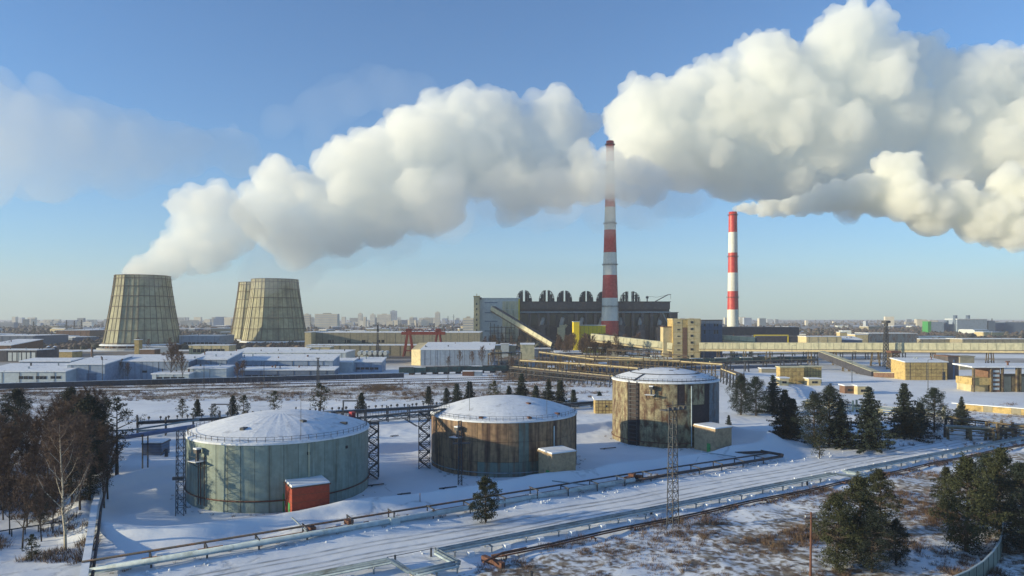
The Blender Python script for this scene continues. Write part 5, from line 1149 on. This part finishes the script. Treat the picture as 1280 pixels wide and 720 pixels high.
for i, (px, by, w, h, mt) in enumerate([(706, 463, 6, 5, 'navy'), (722, 466, 5, 4, 'brown'), (760, 459, 8, 5, 'navy'), (775, 457, 6, 6, 'olive'), (800, 458, 8, 5, 'plantdark'), (815, 452, 7, 4, 'greywall'), (830, 456, 6, 4, 'navy'), (685, 468, 4, 4, 'plantdark'), (660, 459, 5, 4, 'bluewall'), (745, 463, 7, 4, 'plantnavy'), (788, 451, 9, 5, 'olive'), (918, 450, 9, 4, 'greywall'), (950, 452, 6, 4, 'plantdark'), (765, 447, 9, 6, 'greywall')]):
    Yq = CAM_H*F/(by-HORIZON); xq = px2x(px, Yq); building('equipment_hut', nth[i]+' listed of the small yard huts between the pipe trestles' if 0 else 'small %s hut between the pipe trestles, %s of the yard row' % ({'navy': 'dark blue', 'brown': 'brown', 'olive': 'olive', 'plantdark': 'charcoal', 'greywall': 'pale grey', 'bluewall': 'blue grey', 'plantnavy': 'near black'}[mt], nth[i]), 'hut', xq, xq+w, Yq, 5, h, mt, mono=.4)
for i, (px, by, ty) in enumerate([(648, 474, 436), (700, 470, 440), (724, 482, 447), (760, 477, 443), (813, 470, 436), (880, 462, 430), (930, 470, 437), (990, 466, 432), (1065, 478, 440), (1160, 488, 450), (560, 475, 447), (330, 483, 452), (255, 486, 455), (128, 482, 450)]):
    q = gp(px, by); h_ = py2z(ty, q.y); r = thing('lamp_post', 'thin dark lamp post in the yards, %s of its kind from the %s' % (nth[(i if i < 10 else i-10)], 'brown tank rightwards' if i < 10 else 'depot leftwards'), 'lamp post', q)
    m = MB(); m.tube((0, 0, -.5), (0, 0, h_), .2, 6, .12); m.build('pole', M['steel'], r); m = MB(); m.beam((0, 0, h_), (1.8, 0, h_+.3), .14); m.box((1.9, 0, h_+.15), (.9, .4, .2)); m.build('lamp_head', M['steel'], r)
# yellow portal frame and the low sheds right
for px0, px1, by, ty, lb in ((943, 985, 437, 419, 'thin yellow portal frame right of the bunker'),):
    Yp = CAM_H*F/(by-HORIZON); r = thing('portal_frame', lb, 'portal frame', (px2x(px0, Yp), Yp, 0)); w = px2x(px1, Yp)-px2x(px0, Yp); h = py2z(ty, Yp)
    for x in (0, w): m = MB(); m.beam((x, 0, -1), (x, 0, h), 1.0); m.build('post', M['brightyellow'], r)
    m = MB(); m.beam((-.5, 0, h), (w+.5, 0, h), 1.0); m.build('crossbar', M['brightyellow'], r)
building('long_hall', 'long low dark hall at the foot of the shorter chimney', 'hall', px2x(903, 890), px2x(999, 890), 890, 60, py2z(409.5, 890), 'plantnavy', roof='plantdark', pieces=(14, 1, 'plantnavy'))
bpx('warehouse', 'dark low store under the long hall by the shorter chimney', 'warehouse', 900, 1002, 437, 421, 30, 'plantnavy', roof='plantdark')
bpx('warehouse', 'beige low row house behind the long gallery', 'warehouse', 1008, 1052, 440, 421, 20, 'yellow', windows=((.05, .95, 5, 8, 7),))
bpx('hut', 'small ochre cube on the beige row behind the long gallery', 'hut', 1050, 1059, 437, 415.5, 8, 'yellow')
bpx('warehouse', 'dark hall with a snowy hipped roof behind the long gallery', 'warehouse', 1053, 1078, 439, 425, 20, 'navy', mono=3)
bpx('warehouse', 'beige end block of the teal hall behind the long gallery', 'warehouse', 1069, 1085, 436, 418.5, 20, 'yellow')
bpx('warehouse', 'long teal grey hall right of the floodlight mast', 'warehouse', 1086, 1146, 436, 417, 30, 'tank_bluegrey', pieces=(12, 1, 'tank_bluegrey'))
bpx('warehouse', 'low long snow roofed store right of the teal hall', 'warehouse', 1150, 1200, 432, 424, 30, 'olive')
bpx('warehouse', 'long olive store along the far right edge behind the gallery', 'warehouse', 1203, 1290, 433, 424, 30, 'olive')
# yellow workshop
w_ = bpx('brick_workshop', 'yellow brick workshop with one dark window beyond the row of spruces', 'workshop', 1131.5, 1184, 475, 453, 14, 'ochre', mono=1.3, windows=((.60, .74, 3.6, 6.6, 1), (.2, .3, 6.2, 7.2, 1)), doors=((.88, .95, 4.5),), pieces=(8, 5, 'ochre'))
bpx('brick_workshop', 'dark two bay block at the right end of the yellow workshop', 'workshop', 1185, 1198.5, 474.5, 446, 12, 'plantdark', roof='brown', doors=((.45, .6, 11),))
bpx('warehouse', 'dark olive wall between the yellow workshop and the open bay building', 'warehouse', 1200, 1218, 462, 446, 8, 'olive', roof='olive')
for px0, px1, by, ty, mt, lb in ((975, 1005, 480, 459.5, 'ochre', 'plain ochre brick store behind the dark conifers'), (1005.5, 1027, 479, 459, 'ochre', 'taller right half of the ochre brick store'), (975, 986, 482, 473, 'yellow', 'low lean-to on the left of the ochre brick store'), (1011, 1026, 482, 474, 'yellow', 'low lean-to on the right of the ochre brick store'), (1056, 1069.5, 492, 482.5, 'brown', 'pinkish red cabin on the snow before the gallery'), (1072, 1087, 493, 483, 'yellow', 'beige cabin right of the pinkish red one'), (952, 975, 466, 461, 'olive', 'low grey slab left of the ochre brick store')):
    bpx('store' if 'store' in lb else 'cabin', lb, 'store' if 'store' in lb else 'cabin', px0, px1, by, ty, 5, mt, roof='palegreen' if mt == 'ochre' else 'roofsnow', windows=((.25, .75, 1.2, 2.1, 2),) if by > 481 else (), pieces=(6, 4, 'ochre') if mt == 'ochre' else None)
bpx('low_store', 'low ochre store at the left foot of the rusty tank', 'store', 744, 770, 517, 500, 5, 'ochre', mono=.3, pieces=(6, 4, 'ochre'), windows=((.45, .6, 2.2, 3.0, 1),))
bpx('service_cabin', 'pale service cabin with a snowy roof above the yard trestles', 'cabin', 651, 668, 450, 431, 8, 'palegreen', mono=.8)
bpx('service_cabin', 'small white box house on the podium roof', 'cabin', 626, 636, 447, 430, 5, 'whitewall')
bpx('service_cabin', 'small grey box house at the foot of the stair shaft', 'cabin', 591, 600, 443, 428, 5, 'whitewall')
bpx('warehouse', 'dark store with a bright snowy roof behind the yard trestles', 'warehouse', 694, 727, 452, 441, 12, 'navy', mono=.8)
bpx('warehouse', 'low snow roofed hut left of the yard trestles', 'warehouse', 657, 688, 446, 436, 10, 'navy')
# open bay building at right edge
Y = gp(1216, 490).y; X0 = px2x(1216, Y); r = thing('open_bay_building', 'weathered open bay building with a snowy slab roof at the right edge', 'industrial building', (X0, Y, 0)); W = px2x(1345, Y)-X0; H = py2z(459.5, Y)
def g4(x0, x1, y0, y1, z0, z1, n, mt): return gb(x0, x1, y0, y1, z0, z1, n, mt, r)
m = MB(); m.hexa([(-1, -1, H), (W, -1, H), (W, 13, H+.6), (-1, 13, H+.6)], [(-1, -1, H+.6), (W, -1, H+.6), (W, 13, H+1.2), (-1, 13, H+1.2)]); m.build('roof', M['roofsnow'], r)
g4(0, W*.18, 0, 12, 3.2, 6.4, 'left_wall', 'ochre'); g4(.5, W*.18, 2, 12, -1, 3.18, 'base_wall', 'yellow'); g4(W*.27, W, .6, 12, -1, 7.4, 'brown_wall', 'trestle')
g4(W*.185, W*.265, 0, 12, -1, H-.02, 'stair_bay', 'brown')
for k in range(5): g4(W*.195, W*.255, -.2, -.02, 1+k*2.0, 2+k*2.0, 'window', 'whitewall')
for x in (0, W*.17, W*.28, W*.42, W*.45, W*.62, W*.8): g4(x, x+.7, -.5, .55, -1, H-.02, 'column', 'trestle')
for k in range(8): g4(W*(.30+.085*k), W*(.30+.085*k)+W*.075, .35, .57, .2, 7.0, 'wall_panel', 'trestle' if k % 2 else 'olive')
m = MB(); m.tube((W*.4, 4, H+.5), (W*.4, 4, H+2.6), .4, 8); m.box((W*.4, 4, H+2.2), (1.6, .8, .5)); m.build('roof_vent', M['rust'], r)
a, b = gz_(1196, 512, 0), gz_(1340, 524, 0); r = thing('ramp_wall', 'low long olive ramp wall with a snowy top at the right edge', 'wall', a); d = b-a
for k in range(12): m = MB(); m.beam(d*(k/12)+ZZ*1.1, d*((k+.985)/12)+ZZ*1.1, .5, 2.2); m.build('wall_panel', M['ochre' if k % 3 else 'olive'], r)
m = MB(); m.beam(ZZ*2.4+Vector((0, 2, 0)), d+ZZ*2.4+Vector((0, 2, 0)), 5, .3); m.build('snow_top', M['snow'], r)
# ---------------------------------------------------------------- far town
def block(px0, px1, ty, Y, mt, label, grp=None, dep=None, win=True):
    X0, X1 = px2x(px0, Y), px2x(px1, Y); h = py2z(ty, Y); r = thing('apartment_block', label, 'apartment block', ((X0+X1)/2, Y, 0), rr.uniform(-.25, .25) if grp else 0, grp); W = X1-X0
    m = MB(); m.box((0, 0, -1), (W, dep or max(14, W*.4), h+1)); m.build('wall', M[mt], r)
    if win:
        m = MB(); nfl = max(3, int(h/5.5))
        for k in range(nfl): m.box((0, -(dep or max(14, W*.4))/2-.05, 2.5+(h-4)*k/nfl), (W*.94, .3, 1.6))
        m.build('window_rows', M['cityblue' if mt == 'city' else 'navy'], r)
        m = MB(); m.box((0, 0, h+.05), (W*.35, 8, 3)); m.build('roof_house', M[mt], r)
BL = [(379, 388, 393, 2100, 'city', 'narrow cream apartment block just right of the cooling towers'), (395, 423, 392.5, 2100, 'city', 'broad bright cream apartment block on the skyline'), (448, 453, 392, 2600, 'city', 'slim pink tower block on the skyline right of the broad block'), (463, 469, 393, 2600, 'city', 'pale block on the skyline before the small dark antenna'), (472, 489, 393, 2900, 'city', 'long pale block in the middle of the skyline'), (488, 496, 388.5, 3000, 'cityblue', 'taller grey tower block in the middle of the skyline'), (512, 517, 397, 2500, 'city', 'small cream block left of the gantry crane'), (544, 550, 390.5, 2500, 'city', 'tall cream block above the right leg of the gantry crane'), (529, 541, 398, 2600, 'city', 'wide pinkish block above the gantry crane'), (579, 592, 397.5, 1380, 'city', 'cream apartment block touching the ochre stair shaft'), (0, 20, 403, 2200, 'cityblue', 'faint block at the left end of the skyline'), (56, 64, 402, 2600, 'city', 'small bright block on the left skyline'), (104, 116, 402.5, 2300, 'city', 'bright low block left of the left cooling tower')]
for x0, x1, ty, Y, mt, lb in BL: block(x0, x1, ty, Y, mt, lb)
rr = random.Random(31)
for i in range(120):
    px = rr.choice([rr.uniform(385, 600), rr.uniform(0, 140), rr.uniform(220, 300), rr.uniform(840, 1180), rr.uniform(425, 570)]); Y = rr.uniform(2300, 4300); w = rr.uniform(3, 12); h = rr.uniform(12, 38)
    block(px, px+w, HORIZON-(h-CAM_H)*F/Y, Y, rr.choice(['city', 'city', 'cityblue']), 'small far apartment block lost in the haze of the skyline', 'apartment blocks of the far town', win=False)
for i in range(110):
    px = rr.uniform(-20, 1300); Y = rr.uniform(900, 2300); w = rr.uniform(8, 34)*900/Y*1.2
    if 130 < px < 390 and Y < 1100: continue
    X0, X1 = px2x(px, Y), px2x(px+w, Y); h = rr.uniform(5, 11); r = thing('far_shed', 'low snow roofed shed scattered over the far industrial plain', 'shed', ((X0+X1)/2, Y, 0), rr.uniform(-.4, .4), 'snow roofed sheds of the far plain')
    m = MB(); m.box((0, 0, -1), (X1-X0, rr.uniform(15, 40), h+1)); m.build('wall', M[rr.choice(['yellow', 'olive', 'greywall', 'brown', 'navy', 'greywall'])], r)
    m = MB(); m.box((0, 0, h+.02), (X1-X0+1, 30, .8)); m.build('roof', M['roofsnow'], r)
# teal works at far right
Y = 1450.0; r = thing('far_works', 'hazy teal factory with two stubby stacks and a green end on the right skyline', 'factory', (px2x(1160, Y), Y, 0)); k_ = Y/F
gb(0, 4*k_, 0, 20, -1, 26, 'green_block', 'green', r); gb(4.2*k_, 20*k_, 0, 25, -1, 25, 'left_hall', 'bluewall', r); gb(20.2*k_, 36*k_, 5, 40, -1, 20, 'middle_hall', 'navy', r); gb(36.5*k_, 74*k_, 0, 40, -1, 30, 'main_hall', 'bluewall', r); gb(36*k_, 75*k_, -1, 41, 30.02, 31.5, 'main_roof', 'roofsnow', r); gb(76*k_, 84*k_, 0, 40, -1, 27, 'end_hall', 'navy', r); gb(100*k_, 125*k_, 10, 60, -1, 24, 'side_hall', 'navy', r)
for x, zt in ((37, 39), (53, 39), (26, 28)):
    m = MB(); m.tube((x*k_, 8, 0), (x*k_, 8, zt), 4.5, 12, 3.8); m.build('stack', M['navy'], r, True)
for px, ty, Y in ((1240, 398, 1500), (472, 440, 600), (472.5, 406, 700), (560, 395, 1800), (567, 393, 1800), (42, 402, 1200), (83, 400, 1300), (93, 401, 1300), (102, 400, 1300)):
    X = px2x(px, Y); z = py2z(ty, Y) if ty < 430 else 14; r = thing('power_mast', 'thin lattice mast on the plain, near photo column of the skyline' if 0 else 'thin dark pylon standing on the hazy far plain', 'pylon', (X, Y, 0), 0, 'thin pylons on the far plain'); lattice(r, 3.5, .8, max(8, z), 7, 'lattice', 'steel', .35)
    m = MB(); m.beam((-4, 0, max(8, z)*.85), (4, 0, max(8, z)*.85), .4); m.build('crossarm', M['steel'], r)
for px, by, ty, lb in ((397.5, 486, 448, 'thin lattice pole before the ribbon windowed workshop'), (472, 462, 404, 'tall thin dark pole in front of the long factory')):
    p = gp(px, by); r = thing('lattice_pole', lb, 'pole', p); h = py2z(ty, p.y); lattice(r, 1.2, .6, h, 9, 'lattice', 'steel', .16); m = MB(); m.box((0, 0, h), (1.8, 1.0, .3)); m.build('head', M['steel'], r)
# ---------------------------------------------------------------- steam
def vol_mat(name, col, dens, aniso=0.0):
    m = bpy.data.materials.new(name); m.use_nodes = True
    n = m.node_tree; n.nodes.remove(n.nodes['Principled BSDF'])
    v = n.nodes.new('ShaderNodeVolumePrincipled')
    v.inputs['Color'].default_value = (*col, 1); v.inputs['Density'].default_value = dens
    v.inputs['Anisotropy'].default_value = aniso
    n.links.new(v.outputs[0], n.nodes['Material Output'].inputs['Volume'])
    m.cycles.homogeneous_volume = True
    return m
def airpt(px, py, Y):
    return Vector(((px-640)/F*Y, Y, CAM_H + (HORIZON-py)/F*Y))
def puff_mesh(puffs, voxel, levels, rnd, disp=0.0, dscale=20.0, rag=True):
    """puffs: (px, py, r_px, Y, crisp). Cauliflower: every ball grows smaller balls on its sunny and upper side."""
    balls = []
    def grow(c, r, lvl, crisp):
        balls.append((c, r, rnd.uniform(.85, 1.05)))
        if lvl == 0: return
        for _ in range(int((9 if lvl == levels else 6)*crisp)):
            d = Vector((rnd.gauss(-.25, 1), rnd.gauss(-.35, 1), rnd.gauss(.35, .9))).normalized()
            grow(c + d*(r*rnd.uniform(.78, .98)), r*rnd.uniform(.28, .5), lvl-1, crisp)
    for px, py, r, Y, crisp in puffs:
        grow(airpt(px, py, Y + rnd.uniform(-8, 8)), r*Y/F, levels, crisp)
    # drop the balls that lie wholly inside a bigger one
    P = np.array([b[0][:] for b in balls]); R = np.array([b[1] for b in balls]); keep = []
    for i, (c, r, z) in enumerate(balls):
        d = np.linalg.norm(P - P[i], axis=1)
        if not ((d + r*1.05 < R*.84) & (R > r)).any(): keep.append(i)
    Vs, Fs, n = [], [], 0
    for i in keep:
        c, r, z = balls[i]
        v, f = ICO[3 if r > 18 else 2 if r > 4 else 1]
        Vs.append(v*np.array([r, r, r*z]) + np.array(c[:])); Fs.append(f + n); n += len(v)
    me = np_mesh('steam', np.concatenate(Vs), np.concatenate(Fs))
    tmp = bpy.data.objects.new('tmp', me); COL.objects.link(tmp)
    md = tmp.modifiers.new('r', 'REMESH'); md.mode = 'VOXEL'; md.voxel_size = voxel
    dg = bpy.context.evaluated_depsgraph_get()
    out = bpy.data.meshes.new_from_object(tmp.evaluated_get(dg))
    bpy.data.objects.remove(tmp)
    # cauliflower relief: rounded bumps with creases between them, pushed along the normals
    N = len(out.vertices); co = np.empty(N*3, np.float32); out.vertices.foreach_get('co', co); co = co.reshape(-1, 3)
    no = np.empty(N*3, np.float32); out.vertices.foreach_get('normal', no); no = no.reshape(-1, 3)
    off = Vector((rnd.uniform(0, 90), 0, 0)); dv = np.zeros(N, np.float32); nz = noise.noise
    for i in range(N):
        p = Vector(co[i].tolist())+off
        q = p/dscale; w_ = nz(q*.45); d = abs(nz(q))*2.2 + .45*abs(nz(q*2.3)) * (1.2+w_) * 1.6
        if rag: d += .40*abs(nz(q*5.1))*1.8*(1+w_) + w_*.6
        dv[i] = d - .55
    out.vertices.foreach_set('co', (co + no*dv[:, None]*disp).ravel()); out.update()
    tmp = bpy.data.objects.new('tmp', out); COL.objects.link(tmp)      # once more, so that no fold is left inside
    md = tmp.modifiers.new('r', 'REMESH'); md.mode = 'VOXEL'; md.voxel_size = voxel*.9
    out = bpy.data.meshes.new_from_object(tmp.evaluated_get(bpy.context.evaluated_depsgraph_get()))
    bpy.data.objects.remove(tmp)
    return out
STEAM = vol_mat('steam', (.997, .996, .972), 0.034, .25)
SMOKE = vol_mat('smoke', (.997, .995, .965), 0.09, .2)
SOFT = vol_mat('soft_steam', (.997, .996, .972), 0.036, .25)
MIST = vol_mat('steam_mist', (.99, .99, .99), 0.0048)
def plume(name, puffs, mat, voxel, levels, seed, label, disp=0, ds=20):
    me = puff_mesh(puffs, voxel, levels, random.Random(seed), disp, ds)
    o = bpy.data.objects.new(name, me); COL.objects.link(o); me.materials.append(mat)
    o['label'] = label; o['category'] = 'steam'
    return o
A = [(182,346,27,745,.3),(205,330,24,745,.8),(228,312,27,747,1),(245,290,29,750,1),(240,262,25,750,1.2),(262,262,32,752,1.2),(272,250,22,752,1.2),(278,300,30,755,.8),(262,318,24,750,.7),(300,290,26,765,.7)]
plume('steam_plume', A, STEAM, 2.2, 2, 3, 'crisp cream steam column leaning right out of the left cooling tower', 3.6, 15)
B = [(330,270,32,800,1),(352,238,33,800,1.2),(385,240,30,805,1.1),(370,290,38,800,.6),(420,270,45,805,.6),(440,215,45,810,1.1),(480,200,45,815,1.1),(470,260,50,815,.6),(530,180,50,820,1.1),(560,150,34,825,1.3),(590,150,34,825,1.1),(535,245,48,820,.6),(600,200,55,828,.9),(640,170,42,832,1.1),(690,150,34,838,1.2),(705,165,32,840,1),(655,220,48,835,.7),(700,215,42,845,.7),(735,222,34,818,.6),(762,221,29,806,.7),(788,226,26,815,.6),(812,232,24,825,.5)]
plume('steam_plume', B, SOFT, 2.4, 2, 4, 'long cream steam bank between the cooling towers and the taller chimney', 6.5, 26)
C = [(790,150,36,1075,1.38),(808,190,48,1070,0.69),(820,135,34,1075,1.38),(850,140,42,1075,1.26),(860,190,52,1080,0.57),(890,110,34,1075,1.49),(905,150,48,1075,1.15),(950,100,44,1070,1.38),(975,80,30,1065,1.49),(960,150,55,1075,1.03),(1000,110,48,1070,1.15),(1050,60,42,1060,1.49),(1075,45,34,1055,1.49),(1070,110,55,1060,1.15),(1100,90,44,1055,1.38),(1040,170,55,1070,0.8),(1110,150,50,1065,0.92),(1150,85,28,1070,1.26),(1165,150,48,1080,0.8),(1215,105,44,1060,1.26),(1230,170,50,1060,1.15),(1275,110,48,1060,1.26),(1270,190,60,1060,1.03),(1330,140,70,1060,1.15),(1330,220,80,1060,0.92),(1180,210,45,1075,0.69),(920,205,50,1095,0.46),(980,215,48,1095,0.46),(1060,225,42,1095,0.46),(1400,170,80,1070,0.92)]
plume('steam_plume', C, STEAM, 2.4, 2, 5, 'tallest brightest billowing steam cloud at the right above both chimneys', 6.5, 24)
D = [(921,262,4.8,1008,.8),(930,261,6.5,1004,1),(942,262,8,998,1.2),(955,263,9.5,990,1.2),(970,261,10,980,1.2),(988,259,12,968,1.2),(1005,256,14,955,1.2),(1025,253,16,942,1.2),(1048,246,19,928,1.2),(1075,240,22,915,1.2),(1100,246,25,905,1),(1125,215,26,896,1.3),(1135,248,30,890,1),(1165,265,30,885,1),(1195,255,28,880,1.2),(1225,275,30,875,1),(1265,240,30,870,1.2),(1260,275,32,870,1),(1310,260,45,865,1),(1360,250,50,860,1)]
plume('smoke_plume', D, SMOKE, 2.0, 2, 6, 'narrow cream smoke trail widening rightwards from the shorter chimney', 3.2, 13)
M_ = [(335,345,20,775,.4),(345,322,26,775,.4),(380,318,34,780,.4),(430,308,36,785,.4),(490,288,38,785,.4),(560,262,46,780,.4),(625,248,42,780,.4),(690,250,40,790,.4),(750,245,38,800,.4),(800,245,40,815,.4),(850,240,38,830,.4)]
plume('steam_veil', M_, MIST, 4, 1, 8, 'thin grey mist hanging under the steam bank beside the taller chimney', 9, 40)

# thin high cloud, far beyond the town and above the haze
THIN = vol_mat('thin_cloud', (.99, .99, .98), 0.0009, .2); FAINT = vol_mat('faint_cloud', (.99, .99, .99), 0.0002, .2)
def cloud(puffs, seed, label, disp):
    me = puff_mesh(puffs, 45, 1, random.Random(seed), disp, 420, False); me.materials.append(THIN if seed == 12 else FAINT)
    o = bpy.data.objects.new('thin_cloud', me); COL.objects.link(o); tag(o, label, 'cloud')
cloud([(-120,150,95,5600,.5),(-20,165,75,5600,.6),(50,170,66,5650,.7),(110,180,56,5700,.8),(170,185,48,5700,.8),(230,190,36,5750,.8),(290,185,26,5800,.8),(60,215,46,5650,.6),(150,220,32,5700,.6),(-60,215,60,5600,.5)], 12, 'broad pale cloud bank low over the left of the town', 90)
cloud([(400,140,30,6000,.8),(440,125,30,6000,.8),(485,115,34,6000,.9),(520,125,26,6000,.8),(350,150,22,6000,.8)], 13, 'faint small cloud above the middle steam bank', 80)
# ---------------------------------------------------------------- haze
hm = vol_mat('haze', (.74, .76, .82), 0.00011)
bm = bmesh.new(); bmesh.ops.create_cube(bm, size=1, matrix=Matrix.Translation((0, 4700, 280)) @ Matrix.Diagonal((16000, 12600, 566, 1)))
me = bpy.data.meshes.new('haze'); bm.to_mesh(me); bm.free(); me.materials.append(hm)
hz = bpy.data.objects.new('haze', me); COL.objects.link(hz); hz['kind'] = 'stuff'
hz['label'] = 'pale winter haze thickening towards the city'
